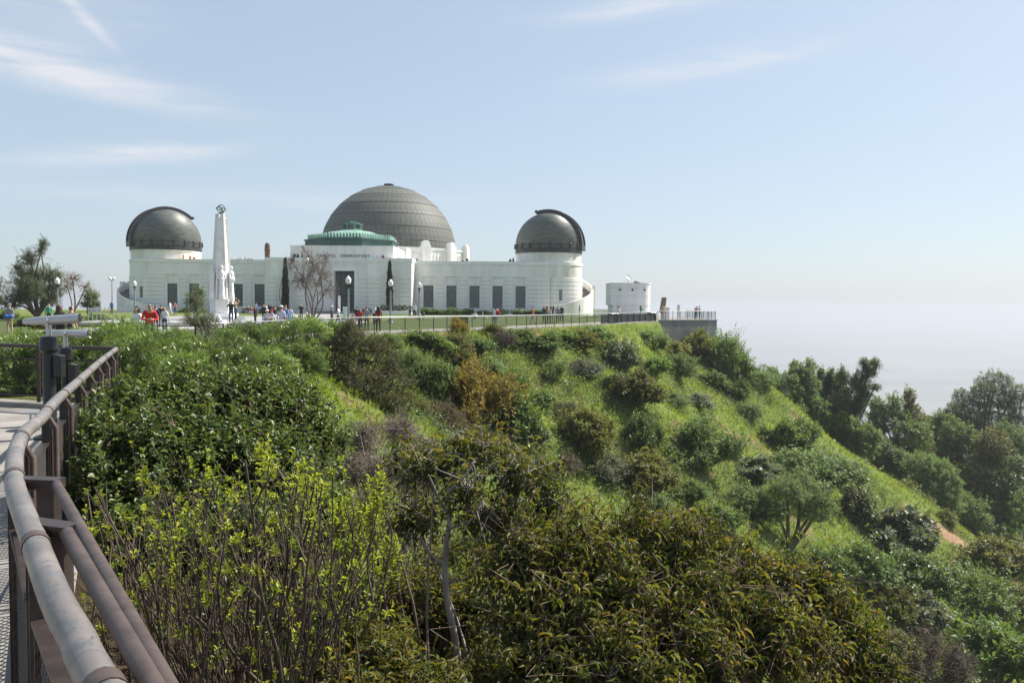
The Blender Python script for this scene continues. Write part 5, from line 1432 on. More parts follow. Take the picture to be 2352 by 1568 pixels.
# cypresses
def cypress(px, D, top_y, wpx, label, seed):
    p = at(px, 715, D); g = gz(p[0], p[1]); h = at(px, top_y, D)[2] - g; w = wpx * D / FPX / 2
    L = [((0, 0, h * f), (w * k, w * k, h * 0.13)) for f, k in ((0.1, 0.8), (0.25, 1.0), (0.42, 1.0), (0.58, 0.9), (0.74, 0.7), (0.88, 0.42))]
    ms = lobed(seed, (0, 0, 0), L, 2600, 8, 0.2, 0.09, 'blade', 0.25, 0.0, 0.75, 0.07, 3, jit=0.08, low=-1)
    place('cypress_tree', ms, (bark, F_CYP), (p[0], p[1], g), 0, 1, label, 'tree', 'cypresses flanking the entrance', ('trunk', 'crown'))
cypress(656, 119.5, 593, 15, 'slim dark cypress left of the entrance behind the bare tree', 31); cypress(895, 119.5, 600, 14, 'slim dark cypress right of the entrance behind a lamp post', 32)
# clipped hedges and beds along the building
for i, (px, D, wp, hp, lab) in enumerate(((905, 117.5, 62, 15, 'clipped dark hedge box right of the entrance'), (632, 117.5, 44, 16, 'clipped dark hedge box left of the entrance'))):
    p = at(px, 722, D); g = gz(p[0], p[1]); w = wp * D / FPX / 2; h = hp * D / FPX
    L = [((x, y, h * 0.5), (w / 4, 0.5, h * 0.5)) for x in np.linspace(-w * 0.8, w * 0.8, 5) for y in (-0.3, 0.3)]
    ms = lobed(35 + i, (0, 0, 0), L, 900, 7, 0.09, 0.05, 'blade', 0.14, 0.0, 0.4, 0.03, 3, jit=0.1, low=-1)
    place('clipped_hedge', ms, (bark, F_CYP), (p[0], p[1], g + (0.5 if i == 0 else 0.1)), 0, 1, lab, 'hedge', None, ('stems', 'foliage'))
p = at(905, 722, 117.5); g = gz(p[0], p[1]); q = MB(); q.bevbox(-2.6, 2.6, -0.9, 0.9, 0, 0.55, 0.04)
tag(q.build('hedge_planter', trimw, None, None, (p[0], p[1], g)), 'low white planter wall under the right clipped hedge', 'planter')
beds = [(985, 40, 16, 'spiky'), (1012, 30, 12, 'round'), (1040, 44, 16, 'spiky'), (1075, 34, 16, 'round'), (1110, 36, 12, 'round'), (1150, 40, 14, 'round'), (1190, 34, 14, 'round'), (1222, 40, 14, 'round'), (1250, 30, 10, 'round'),
        (425, 34, 12, 'round'), (460, 34, 12, 'round'), (600, 34, 12, 'round'), (845, 30, 12, 'round')]
names = ['spiky dark bed plant under the first west wing window', 'low bed shrub between the first and second west windows', 'spiky bed plant under the second west window', 'rounded bed shrub right of the second west window',
         'low bed shrub under the third west window', 'rounded bed shrub left of the fourth west window', 'rounded bed shrub right of the fourth west window', 'bed shrub under the fifth west window', 'small bed shrub at the west rotunda',
         'bed shrub under the leftmost wing windows', 'bed shrub by the second east wing window', 'bed shrub by the last east wing window', 'bed shrub right of the bronze doors']
for i, ((px, wp, hp, k), lab) in enumerate(zip(beds, names)): shrub(px, 722, wp, hp, k, F_DRK, lab, i, D=121, name='bed_shrub', group='bed shrubs along the facade', sink=0.05)

# ------------------------------------------------------------------ the oleander hedge and the big bush at its end
def ole_lobes(seed):
    r = np.random.default_rng(seed); out = []
    for i in range(9):
        a = 2 * math.pi * i / 9 + r.random(); q = 0.25 + 0.4 * r.random()
        out.append(((q * math.cos(a), q * math.sin(a), 0.75 + 0.55 * r.random()), (0.32, 0.32, 0.34)))
        out.append(((q * 1.25 * math.cos(a + .4), q * 1.25 * math.sin(a + .4), 0.35 + 0.2 * r.random()), (0.3, 0.3, 0.3)))
    return out
OLE = [lobed(100 + i, (0, 0, 0), ole_lobes(100 + i), 560, 13, 0.12, 0.026, 'blade', 0.24, 0.05, 0.5, 0.02, 5, jit=0.2, low=-0.7) for i in range(3)]
def oleander(px, top_y, D, wpx, label, seed, m=None, depth=None):
    """Shrub whose top is seen at (px, top_y), D metres away."""
    t = at(px, top_y, D); w = wpx * D / FPX; g = gz(t[0], t[1]); h = max(1.2, t[2] - g)
    return place('oleander', OLE[seed % 3], (bark, m or F_OLE), (t[0], t[1], g - 0.1), seed * 2.1, (w / 1.5, w / 1.5, (h + 0.1) / 1.5), label, 'shrub', 'oleander hedge shrubs')
ole = [(40, 770, 16.5, 190, 'oleander shrub behind the end railing at the left edge'), (130, 768, 16.5, 170, 'oleander shrub directly behind the telescopes'), (215, 748, 17, 160, 'oleander shrub right of the telescopes behind the railing corner'),
       (285, 738, 18.5, 140, 'oleander shrub below the woman with long dark hair'), (350, 744, 20, 130, 'oleander shrub below the man in the red shirt'), (300, 805, 15.5, 150, 'lower oleander shrub just outside the railing corner'),
       (410, 768, 22, 130, 'oleander shrub left of the gap that shows the lawn rail'), (470, 790, 23, 120, 'oleander shrub under the gap in the hedge'), (390, 840, 18, 150, 'lower oleander shrub below the red-shirted man'),
       (530, 752, 27, 110, 'oleander shrub right of the hedge gap'), (590, 742, 30, 110, 'oleander shrub below the stone bench'), (655, 735, 34, 110, 'oleander shrub below the man in the blue shirt'),
       (715, 728, 38, 105, 'oleander shrub at the foot of the bare tree'), (770, 736, 42, 90, 'oleander shrub left of the sign pylon'), (545, 820, 24, 130, 'lower oleander shrub in the middle of the hedge'),
       (630, 810, 28, 120, 'lower oleander shrub under the monument side of the hedge'), (700, 800, 33, 110, 'lower oleander shrub left of the big dark bush'), (490, 870, 19, 130, 'lowest oleander shrub above the berry shrub'),
       (600, 880, 24, 120, 'lowest oleander shrub in the shade left of the dark bush'), (895, 765, 48, 75, 'pale oleander shrub at the near end of the promenade kerb'), (930, 800, 46, 80, 'pale oleander shrub below the promenade kerb')]
F_OLP = leaf_mat('pale_oleander_leaf', [(0.08, 0.12, 0.05), (0.13, 0.18, 0.07), (0.19, 0.24, 0.11)], 0.32, 0.45, 0.4)
for i, (px, ty, D, wp, lab) in enumerate(ole): oleander(px, ty, D, wp, lab, i, F_OLP if 'pale' in lab else None)
pxtree('olive_bush', 36, (820, 965), [(810, 780, 55, 36), (765, 815, 48, 50), (860, 825, 62, 52), (825, 870, 75, 52), (895, 880, 52, 48), (755, 880, 45, 50), (850, 935, 65, 40), (915, 925, 40, 34), (800, 750, 30, 22)], leaf_mat('dark_olive_leaf', [(0.035, 0.042, 0.016), (0.065, 0.07, 0.022), (0.12, 0.115, 0.035)], 0.3, 0.55, 0.25), 'big dark olive bush at the end of the oleander hedge', n=5200, per=10, L=0.085, W=0.036, twig=0.22, seed=41, shoots=0.06, stem=0.09, cat='shrub', jit=0.2, low=-0.8)
pxtree('willow_shrub', 34, (770, 985), [(775, 930, 40, 35), (745, 900, 30, 40), (800, 960, 40, 30)], F_DRK, 'dark shaded shrub under the big olive bush', n=900, per=9, L=0.08, W=0.03, twig=0.25, seed=42, stem=0.05, cat='shrub', low=-0.8)
pxtree('grevillea', 24, (475, 850), [(452, 690, 24, 28), (440, 730, 30, 26), (470, 740, 28, 30), (455, 665, 12, 16), (480, 790, 22, 40)], F_GRY, 'tall slender grey-green plant rising out of the hedge before the monument', n=330, per=13, L=0.15, W=0.018, twig=0.3, seed=43, stem=0.03, cat='shrub', droop=0.0, upb=0.3)

# ------------------------------------------------------------------ foreground plants
def world_lobes(D0, blobs):
    """blobs (px, py, rx, ry, D) in the frame -> lobes in metres relative to nothing (world)."""
    return [(tuple(at(a, b, D)), (rx * D / FPX, max(rx, ry) * D / FPX * 0.85, ry * D / FPX)) for a, b, rx, ry, D in blobs]
def near_plant(name, base, blobs, mats, label, cat, **kw):
    L = world_lobes(0, blobs); b = np.array(base, float)
    L = [((c[0] - b[0], c[1] - b[1], c[2] - b[2]), R) for c, R in L]
    ms = lobed(kw.pop('seed'), (0, 0, 0), L, kw.pop('n'), kw.pop('per'), kw.pop('L'), kw.pop('W'), kw.pop('kind'), kw.pop('twig'), **kw)
    return place(name, ms, mats, b, 0, 1, label, cat, None, ('stems', 'crown'))
def foot(x, y): return (x, y, gz(x, y) - 0.1)

# dark glossy berry shrub beyond the railing
near_plant('berry_shrub', foot(-2.6, 7.6), [(430, 862, 36, 36, 8.0), (690, 905, 40, 40, 8.2), (560, 880, 45, 36, 8.0), (290, 905, 45, 36, 7.8), (330, 940, 105, 60, 7.6), (450, 915, 105, 55, 7.8), (560, 930, 110, 70, 7.8), (660, 950, 90, 70, 8.0), (720, 1010, 70, 70, 8.0), (250, 1020, 80, 80, 7.0), (380, 1030, 130, 90, 7.0), (520, 1040, 130, 90, 7.2), (640, 1070, 110, 90, 7.4), (240, 1120, 80, 90, 6.6), (420, 1150, 130, 90, 6.6), (300, 1240, 90, 80, 5.9), (450, 1270, 110, 80, 5.9), (600, 1230, 110, 80, 6.2), (720, 1170, 80, 80, 6.8)],
           (barkr, F_LEM), 'dark glossy-leafed berry shrub filling the slope beside the railing', 'shrub', seed=201, n=8200, per=9, L=0.054, W=0.034, kind='oval', twig=0.26, droop=0.2, upb=0.5, stem=0.035, limbs=9, jit=0.3, low=-0.6, var_tip=0.5, limb_r=0.55, shoots=0.2, shell=(0.4, 1.08))
# sumac with a pale trunk
SF = foot(-0.30, 6.3)
near_plant('sumac', SF, [(1000, 1060, 95, 60, 6.6), (1100, 1020, 95, 55, 6.7), (1200, 1080, 85, 65, 6.5), (920, 1050, 55, 40, 6.8), (1150, 1180, 120, 80, 6.7), (1245, 1160, 60, 80, 6.4), (950, 1180, 80, 70, 6.8), (1080, 1120, 60, 50, 6.2)],
           (barkp, F_SUM), 'sumac with a pale trunk and sparse drooping reddish leaves', 'shrub', seed=211, n=640, per=7, L=0.075, W=0.024, kind='sumac', twig=0.3, droop=0.4, upb=0.45, stem=0.016, limbs=18, jit=0.45, low=-0.7, limb_r=0.8, shoots=0.1, shell=(0.3, 1.1))
near_plant('sumac', foot(1.6, 5.6), [(1210, 1290, 110, 90, 5.6), (1330, 1270, 120, 95, 5.6), (1470, 1250, 110, 85, 5.8), (1580, 1260, 110, 80, 5.8), (1420, 1380, 150, 110, 5.3), (1270, 1420, 140, 110, 5.2), (1600, 1380, 140, 100, 5.4), (1740, 1330, 110, 85, 5.8), (1850, 1370, 100, 85, 5.8), (1930, 1450, 90, 80, 5.6),
            (1780, 1460, 130, 100, 5.2), (1600, 1510, 150, 100, 5.0), (1420, 1530, 150, 100, 4.8), (1260, 1540, 130, 90, 4.9), (1990, 1520, 70, 60, 5.4), (1090, 1420, 80, 90, 7.2), (960, 1380, 90, 80, 7.2), (930, 1500, 110, 90, 7.0), (1110, 1560, 70, 60, 5.6)],
           (barkr, F_SUM), 'wide sumac with folded bronze-green leaves across the foreground', 'shrub', seed=212, n=5200, per=8, L=0.070, W=0.0225, kind='sumac', twig=0.32, droop=0.5, upb=0.4, stem=0.05, limbs=12, jit=0.5, spread=1.5, low=-0.6, limb_r=0.28, shoots=0.08, shell=(0.4, 1.05))
near_plant('berry_shrub', foot(0.2, 4.2), [(850, 1500, 110, 80, 4.3), (760, 1570, 110, 70, 4.0), (980, 1590, 110, 60, 4.2)], (barkr, F_SUM), 'low dark leafy shrub at the bottom between the stems and the sumac', 'shrub', seed=213, n=700, per=8, L=0.052, W=0.018, kind='sumac', twig=0.22, droop=0.2, upb=0.4, stem=0.02, limbs=7)

# pale leaning trunk of the first sumac
q = MB(); tr = [SF, at(1050, 1500, 6.2), at(1028, 1380, 6.25), at(1022, 1290, 6.3), at(1032, 1200, 6.35), at(1030, 1120, 6.4), at(1040, 1085, 6.4)]
q.tube(smooth_line([np.array(p) - np.array(SF) for p in tr], 4), list(np.linspace(0.034, 0.013, 25)), 8)
for a, b, r0 in (((1026, 1215), (1130, 1160), 0.015), ((1030, 1180), (985, 1090), 0.018), ((1028, 1130), (1090, 1060), 0.016), ((1022, 1300), (960, 1230), 0.016), ((1024, 1340), (1100, 1290), 0.018)):
    A = at(*a, 6.32); B = at(*b, 6.2); q.tube(smooth_line([A - np.array(SF), (A + B) / 2 - np.array(SF) + np.array([0, 0, -0.03]), B - np.array(SF)], 3), list(np.linspace(r0, r0 * 0.4, 7)), 6)
par = [o for o in COL.objects if o.name.startswith('sumac') and o.get('label', '').startswith('sumac with a pale')][0]
q.build('trunk', barkp, par, math.radians(60))

# pruned shrub: a sheaf of upright brown stems with yellow-green new leaves
def stem_shrub():
    r = np.random.default_rng(77); base = np.array(foot(-1.35, 3.9)); wood = MB(); P, Dn, Un = [], [], []
    def tuft(p, d, n=9, s=1.0):
        for k in range(n):
            a, b = perp_basis(d[None]); th = k * 2.4 + r.random(); rad = a[0] * math.cos(th) + b[0] * math.sin(th)
            P.append(p - d * 0.05 * r.random()); Dn.append(rad * (0.5 + 0.5 * r.random()) + d * 0.8 + r.normal(size=3) * 0.15); Un.append(d + r.normal(size=3) * 0.2)
    for i in range(230):
        u = 190 + 690 * ((i * 0.618) % 1.0); D = 3.1 + 1.9 * r.random()
        ty = 1050 + 330 * r.random() ** 1.2 + 150 * max(0, (u - 620) / 260) * r.random() + (60 if u < 320 else 0)
        tip = at(u, ty, D)
        b = base + np.array([(tip[0] - base[0]) * 0.62, (tip[1] - base[1]) * 0.5, 0]) + r.normal(size=3) * np.array([0.12, 0.12, 0.02])
        mid = b + (tip - b) * 0.5 + np.array([r.normal() * 0.07, r.normal() * 0.07, 0.10])
        line = smooth_line([b, b + (mid - b) * 0.5 + r.normal(size=3) * 0.03, mid, mid + (tip - mid) * 0.55 + r.normal(size=3) * 0.03, tip], 3)
        r0 = 0.003 + 0.011 * r.random() ** 3
        wood.tube(line, list(np.linspace(r0, r0 * 0.4, len(line))), 5, caps=False)
        d = unit((line[-1] - line[-3])[None])[0]
        if r.random() < 0.72: tuft(tip, d, 10)
        for k in range(r.integers(2, 5)):
            j = r.integers(4, len(line) - 2); q0 = line[j]; dd = unit((unit(r.normal(size=3)[None])[0] * 0.55 + np.array([0, 0, 0.9]))[None])[0]; ln = 0.1 + 0.25 * r.random()
            q1 = q0 + dd * ln; wood.tube([q0, (q0 + q1) / 2 + r.normal(size=3) * 0.015, q1], [r0 * 0.5, r0 * 0.35, r0 * 0.2], 4, caps=False)
            if r.random() < 0.5: tuft(q1, dd, 8)
            if r.random() < 0.25: tuft(q0 + dd * ln * 0.5, dd, 4)
    P, Dn, Un = np.array(P), np.array(Dn), np.array(Un); n = len(P); s = 0.65 + 0.6 * r.random(n)
    V, F, vv = leaves(P - base, Dn, Un, 0.029 * s, 0.012 * s, 'oval', r.random(n))
    cm = joined([(V, F, vv)], 'new_leaves')
    wv = np.array(wood.v) - base
    wm = joined([(wv, [np.array(wood.f)], None)], 'stems', True)
    return place('stemmy_shrub', (wm, cm), (mat('brown_stem_bark', (0.035, 0.026, 0.019), 0.8, c2=(0.115, 0.085, 0.06), scale=9, detail=5), F_NEW), base, 0, 1, 'pruned shrub of upright brown stems with yellow-green new leaves', 'shrub', None, ('stems', 'new_leaves'))
stem_shrub()
# a few shoots of the same fresh leaves standing above the berry shrub, and dry brush behind
near_plant('dry_brush', foot(-1.2, 9.6), [(830, 1000, 60, 45, 9.5), (870, 1080, 70, 60, 9.0), (800, 1070, 50, 50, 9.2), (850, 1150, 60, 50, 8.6), (920, 980, 50, 40, 10.2), (950, 1110, 60, 60, 8.2), (985, 1040, 50, 50, 8.6), (900, 1230, 60, 50, 8.0)], (twigb, F_BRN), 'tangle of dead grey-brown twigs behind the fresh-leafed stems', 'shrub',
           seed=221, n=2100, per=2, L=0.045, W=0.012, kind='blade', twig=0.36, droop=0.1, upb=0.3, stem=0.03, limbs=16, jit=0.3, limb_r=0.4)
near_plant('fresh_shrub', foot(-0.8, 5.6), [(850, 1190, 34, 60, 5.6), (870, 1120, 22, 50, 5.7), (780, 1180, 30, 50, 5.5), (900, 1260, 30, 40, 5.5), (820, 1250, 40, 40, 5.4), (700, 1130, 26, 50, 5.6), (610, 1040, 20, 40, 5.7)], (bark, F_NEW), 'thin shrub of fresh yellow-green shoots left of the pale trunk', 'shrub',
           seed=222, n=260, per=10, L=0.04, W=0.014, kind='oval', twig=0.3, droop=0.0, upb=0.75, stem=0.018, limbs=5, jit=0.2, low=-0.9)
near_plant('shaded_shrub', foot(-1.6, 5.0), [(330, 1420, 110, 90, 5.4), (500, 1450, 110, 90, 5.3), (660, 1430, 110, 90, 5.4), (780, 1380, 80, 90, 5.8), (420, 1550, 130, 80, 4.9), (620, 1560, 130, 80, 4.9)], (bark, F_LEM), 'shaded leafy shrub behind the upright brown stems', 'shrub',
           seed=224, n=1500, per=9, L=0.05, W=0.024, kind='oval', twig=0.26, droop=0.15, upb=0.5, stem=0.02, limbs=8, low=-0.7, jit=0.4, shoots=0.1)
near_plant('undergrowth', foot(1.2, 8.8), [(880, 1420, 100, 80, 7.6), (980, 1480, 100, 90, 7.4), (860, 1540, 110, 80, 6.8), (1130, 1250, 110, 70, 8.8), (1300, 1330, 120, 70, 8.6), (1500, 1400, 130, 80, 8.6), (1700, 1480, 140, 80, 8.4), (1000, 1300, 90, 70, 8.6), (1900, 1580, 130, 70, 8.0)], (bark, F_OLI), 'olive undergrowth showing through the gaps of the sumacs', 'shrub',
           seed=223, n=1900, per=9, L=0.07, W=0.026, kind='blade', twig=0.3, droop=0.1, upb=0.4, stem=0.03, limbs=8, low=-0.7)

# ------------------------------------------------------------------ grass and weeds over the slope (countless: one object each)
def scatter(seed, n, x0, x1, y0, y1, dmin, dmax):
    r = np.random.default_rng(seed); X = r.uniform(x0, x1, n); Y = r.uniform(y0, y1, n); d = signed_dist(X, Y)
    k = (d > dmin) & (d < dmax); X, Y = X[k], Y[k]
    u = X / np.maximum(Y, 1); k = (Y > 12) & (u < 0.72) & (u > -0.45); X, Y = X[k], Y[k]
    for (cx_, cy_, cz_), rr in SOIL:
        k = np.hypot(X - cx_, Y - cy_) > rr * (0.55 + 0.35 * vnoise(X, Y)); X, Y = X[k], Y[k]
    return r, X, Y, ground(X, Y)
def grass(name, seed, n, L, W, blades, m, label, dens=None, up=1.0, dmax=62):
    r, X, Y, Z = scatter(seed, n, -12, 75, 12, 112, 0.3, dmax)
    dn = vnoise(X / 4.0 + seed, Y / 4.0) + 0.6 * vnoise(X / 1.3, Y / 1.3 + seed)
    if dens is not None: k = dn > dens; X, Y, Z, dn = X[k], Y[k], Z[k], dn[k]
    m_ = len(X); P = np.repeat(np.stack([X, Y, Z - 0.03], 1), blades, 0) + r.normal(size=(m_ * blades, 3)) * np.array([0.09, 0.09, 0.0])
    D = r.normal(size=P.shape) * 0.45 + np.array([0.12, -0.05, up]); U = r.normal(size=P.shape) + np.array([0, -0.5, 0.2]); s = 0.6 + 0.8 * r.random(len(P))
    var = np.clip(np.repeat(0.5 + dn * 0.7, blades) + r.normal(size=len(P)) * 0.15, 0, 1)
    V, F, vv = leaves(P, D, U, L * s, W * s, 'blade', var)
    me = joined([(V, F, vv)], name); o = link_mesh(name, me, m); return tag(o, label, kind='stuff')
F_GRS = leaf_mat('hill_grass', [(0.16, 0.215, 0.028), (0.25, 0.30, 0.044), (0.35, 0.365, 0.075)], 0.48, 0.6, 0.2, (1.3, 1.4, 0.6), 0)
F_WED = leaf_mat('pale_weed_leaf', [(0.11, 0.165, 0.065), (0.18, 0.245, 0.10), (0.29, 0.35, 0.19)], 0.3, 0.5, 0.3, None, 0)
grass('hill_grass', 301, 150000, 0.34, 0.045, 2, F_GRS, 'long bright green grass covering the hillside')
grass('hillside_weeds', 302, 90000, 0.20, 0.10, 3, F_WED, 'pale leafy weeds spreading in patches over the slope', dens=0.16, up=0.5)
grass('dry_grass', 303, 26000, 0.36, 0.035, 2, leaf_mat('straw_grass', [(0.16, 0.15, 0.06), (0.22, 0.2, 0.085), (0.3, 0.26, 0.13)], 0.35, 0.7, 0.15, None, 0), 'straw coloured dry grass mixed into the slope', dens=0.12)

def scrub(name, seed, n, per, L, W, hgt, m, label, dens):
    """Low tangled scrub in drifts: clumps of leaves close to the ground."""
    r, X, Y, Z = scatter(seed, n, -12, 75, 12, 112, 0.4, 60)
    dn = vnoise(X / 6.0 + seed, Y / 6.0 + 11) + 0.7 * vnoise(X / 2.0, Y / 2.0 + seed)
    k = dn > dens; X, Y, Z, dn = X[k], Y[k], Z[k], dn[k]
    # skirts of the same growth round the shrubs
    for sx_, sy_, sw_, sh_ in SHRUBS[seed % 3::3] + SHRUBS[(seed + 1) % 3::3]:
        q = int(10 + 8 * sw_); a = r.uniform(0, 6.28, q); e = sw_ * (0.25 + 0.75 * r.random(q)); X = np.append(X, sx_ + np.cos(a) * e + 0.15 * sw_); Y = np.append(Y, sy_ + np.sin(a) * e - 0.15 * sw_); dn = np.append(dn, dens + 0.15 + 0.5 * r.random(q) * np.clip(1.3 - e / sw_, 0, 1))
    Z = ground(X, Y); k = signed_dist(X, Y) > 0.3; X, Y, Z, dn = X[k], Y[k], Z[k], dn[k]; c = len(X)
    hh = hgt * (0.3 + 1.6 * np.clip(dn - dens, 0, 0.6)) * (0.6 + 0.8 * r.random(c))
    C = np.stack([X, Y, Z], 1)
    o = unit(r.normal(size=(c, per, 3))); o[..., 2] = np.abs(o[..., 2]); rad = r.random((c, per, 1)) ** 0.4
    P = C[:, None] + o * rad * np.stack([hh * 1.3, hh * 1.3, hh], 1)[:, None]
    D = o + r.normal(size=o.shape) * 0.5; U = o * 0.4 + np.array([0, 0, 0.7]) + r.normal(size=o.shape) * 0.5
    s = 0.6 + 0.8 * r.random(c * per); var = np.clip(np.repeat(r.random(c), per) * 0.6 + 0.4 * r.random(c * per), 0, 1)
    V, F, vv = leaves(P.reshape(-1, 3), D.reshape(-1, 3), U.reshape(-1, 3), L * s, W * s, 'blade', var)
    return tag(link_mesh(name, joined([(V, F, vv)], name), m), label, kind='stuff')
scrub('hillside_scrub', 311, 20000, 26, 0.17, 0.07, 0.7, F_FTH, 'low green scrub merging over the slope', 0.12)
scrub('hillside_undergrowth', 312, 5000, 24, 0.15, 0.055, 0.65, F_OLI, 'low olive undergrowth in drifts between the shrubs', 0.16)
scrub('hillside_foliage', 313, 4500, 24, 0.17, 0.08, 0.6, F_GRY, 'silvery low foliage in patches on the slope', 0.2)

# ------------------------------------------------------------------ people
def body_mesh(name, J, E, fingers=True):
    """One continuous skinned body from named joints J {name: (x, y, z, rx, ry)} and bones E."""
    names = list(J); me = bpy.data.meshes.new(name)
    me.from_pydata([J[n][:3] for n in names], [(names.index(a), names.index(b)) for a, b in E], [])
    o = bpy.data.objects.new(name, me); COL.objects.link(o)
    o.modifiers.new('skin', 'SKIN').use_smooth_shade = True
    sv = me.skin_vertices[0].data
    for i, n in enumerate(names): sv[i].radius = J[n][3:5]; sv[i].use_root = (n == 'pelvis')
    o.modifiers.new('sub', 'SUBSURF').levels = 1; o.modifiers['sub'].render_levels = 1
    bpy.context.view_layer.update()
    out = bpy.data.meshes.new_from_object(o.evaluated_get(bpy.context.evaluated_depsgraph_get()))
    bpy.data.objects.remove(o); bpy.data.meshes.remove(me)
    # fingers rooted in the palms
    bm = bmesh.new(); bm.from_mesh(out)
    q = MB()
    for s in 'lr':
        wv, hv = np.array(J['wrist_' + s][:3]), np.array(J['hand_' + s][:3]); d = (hv - wv) / np.linalg.norm(hv - wv)
        sd = np.cross(d, [0, 1, 0.01]); sd /= np.linalg.norm(sd); nn = np.cross(sd, d)
        for k, ln in ((-1.5, 0.065), (-0.5, 0.08), (0.5, 0.085), (1.5, 0.075)):
            p = hv + sd * k * 0.013; q.tube([p - d * 0.02, p + d * ln * 0.55, p + d * ln * 0.85 + nn * 0.02], [0.0095, 0.009, 0.007], 5)
        p = hv - d * 0.04 + sd * 0.03; q.tube([p - sd * 0.02, p + sd * 0.02 + d * 0.03, p + sd * 0.025 + d * 0.055], [0.011, 0.01, 0.008], 5)
    n0 = len(bm.verts); vs = [bm.verts.new(v) for v in q.v]
    for f in q.f: bm.faces.new([vs[i] for i in f])
    bm.to_mesh(out); bm.free()
    # colour regions from the nearest bone: skin, shirt, trousers, hair, shoes, sleeve, lower leg
    reg = {'head': 0, 'crown': 0, 'neck': 0}
    segs = [(np.array(J[a][:3]), np.array(J[b][:3]), a, b) for a, b in E]
    def region(a, b, t):
        if b in ('headbase', 'head', 'crown'): return 0
        if b == 'neck': return 1 if t < 0.6 else 0
        if b.startswith('elbow'): return 1
        if b.startswith('wrist'): return 5
        if b.startswith('hand'): return 0
        if b.startswith('knee'): return 2
        if b.startswith('ankle'): return 6
        if b.startswith('toe'): return 4
        if b.startswith('hip'): return 2
        if a == 'pelvis' or b == 'spine': return 2 if t < 0.25 else 1
        return 1
    hc = np.array(J['head'][:3]); fwd = np.array([0, 1, 0])
    mi = []
    for p in out.polygons:
        c = np.array(p.center); best = (1e9, 0)
        for A, B, a, b in segs:
            ab = B - A; t = float(np.clip(np.dot(c - A, ab) / np.dot(ab, ab), 0, 1)); dd = float(np.linalg.norm(c - A - t * ab))
            if dd < best[0]: best = (dd, region(a, b, t))
        k = best[1]
        if k == 0 and np.linalg.norm(c - hc) < 0.16:
            r = c - hc
            if r[2] > 0.045 or (r[1] < -0.01 and r[2] > -0.06): k = 3
        mi.append(k)
    out.polygons.foreach_set('material_index', mi); out.polygons.foreach_set('use_smooth', [True] * len(mi))
    for i in range(7): out.materials.append(skin_dummy)
    out.name = name
    return out
skin_dummy = mat('skin', (0.55, 0.34, 0.24), 0.6)
BONES = [('pelvis', 'spine'), ('spine', 'chest'), ('chest', 'neck'), ('neck', 'headbase'), ('headbase', 'head'), ('head', 'crown')] + [e for s in 'lr' for e in
        (('chest', 'shoulder_' + s), ('shoulder_' + s, 'elbow_' + s), ('elbow_' + s, 'wrist_' + s), ('wrist_' + s, 'hand_' + s), ('pelvis', 'hip_' + s), ('hip_' + s, 'knee_' + s), ('knee_' + s, 'ankle_' + s), ('ankle_' + s, 'toe_' + s))]
def base_pose():
    J = {'pelvis': (0, 0, 0.95, 0.14, 0.105), 'spine': (0, 0.01, 1.14, 0.13, 0.095), 'chest': (0, 0, 1.36, 0.15, 0.105), 'neck': (0, 0.0, 1.485, 0.056, 0.056), 'headbase': (0, 0.012, 1.55, 0.07, 0.08), 'head': (0, 0.015, 1.635, 0.078, 0.095), 'crown': (0, 0.0, 1.70, 0.055, 0.065)}
    for s, x in (('l', -1), ('r', 1)):
        J['shoulder_' + s] = (x * 0.165, -0.005, 1.42, 0.058, 0.058); J['elbow_' + s] = (x * 0.225, -0.01, 1.13, 0.043, 0.043); J['wrist_' + s] = (x * 0.235, 0.06, 0.89, 0.03, 0.028); J['hand_' + s] = (x * 0.235, 0.09, 0.80, 0.022, 0.036)
        J['hip_' + s] = (x * 0.09, 0, 0.88, 0.085, 0.085); J['knee_' + s] = (x * 0.105, 0.015, 0.49, 0.06, 0.06); J['ankle_' + s] = (x * 0.11, -0.02, 0.09, 0.042, 0.042); J['toe_' + s] = (x * 0.12, 0.13, 0.035, 0.036, 0.03)
    return J
def pose(**kw):
    J = base_pose()
    for k, v in kw.items(): J[k] = tuple(v) + J[k][3:5]
    return J
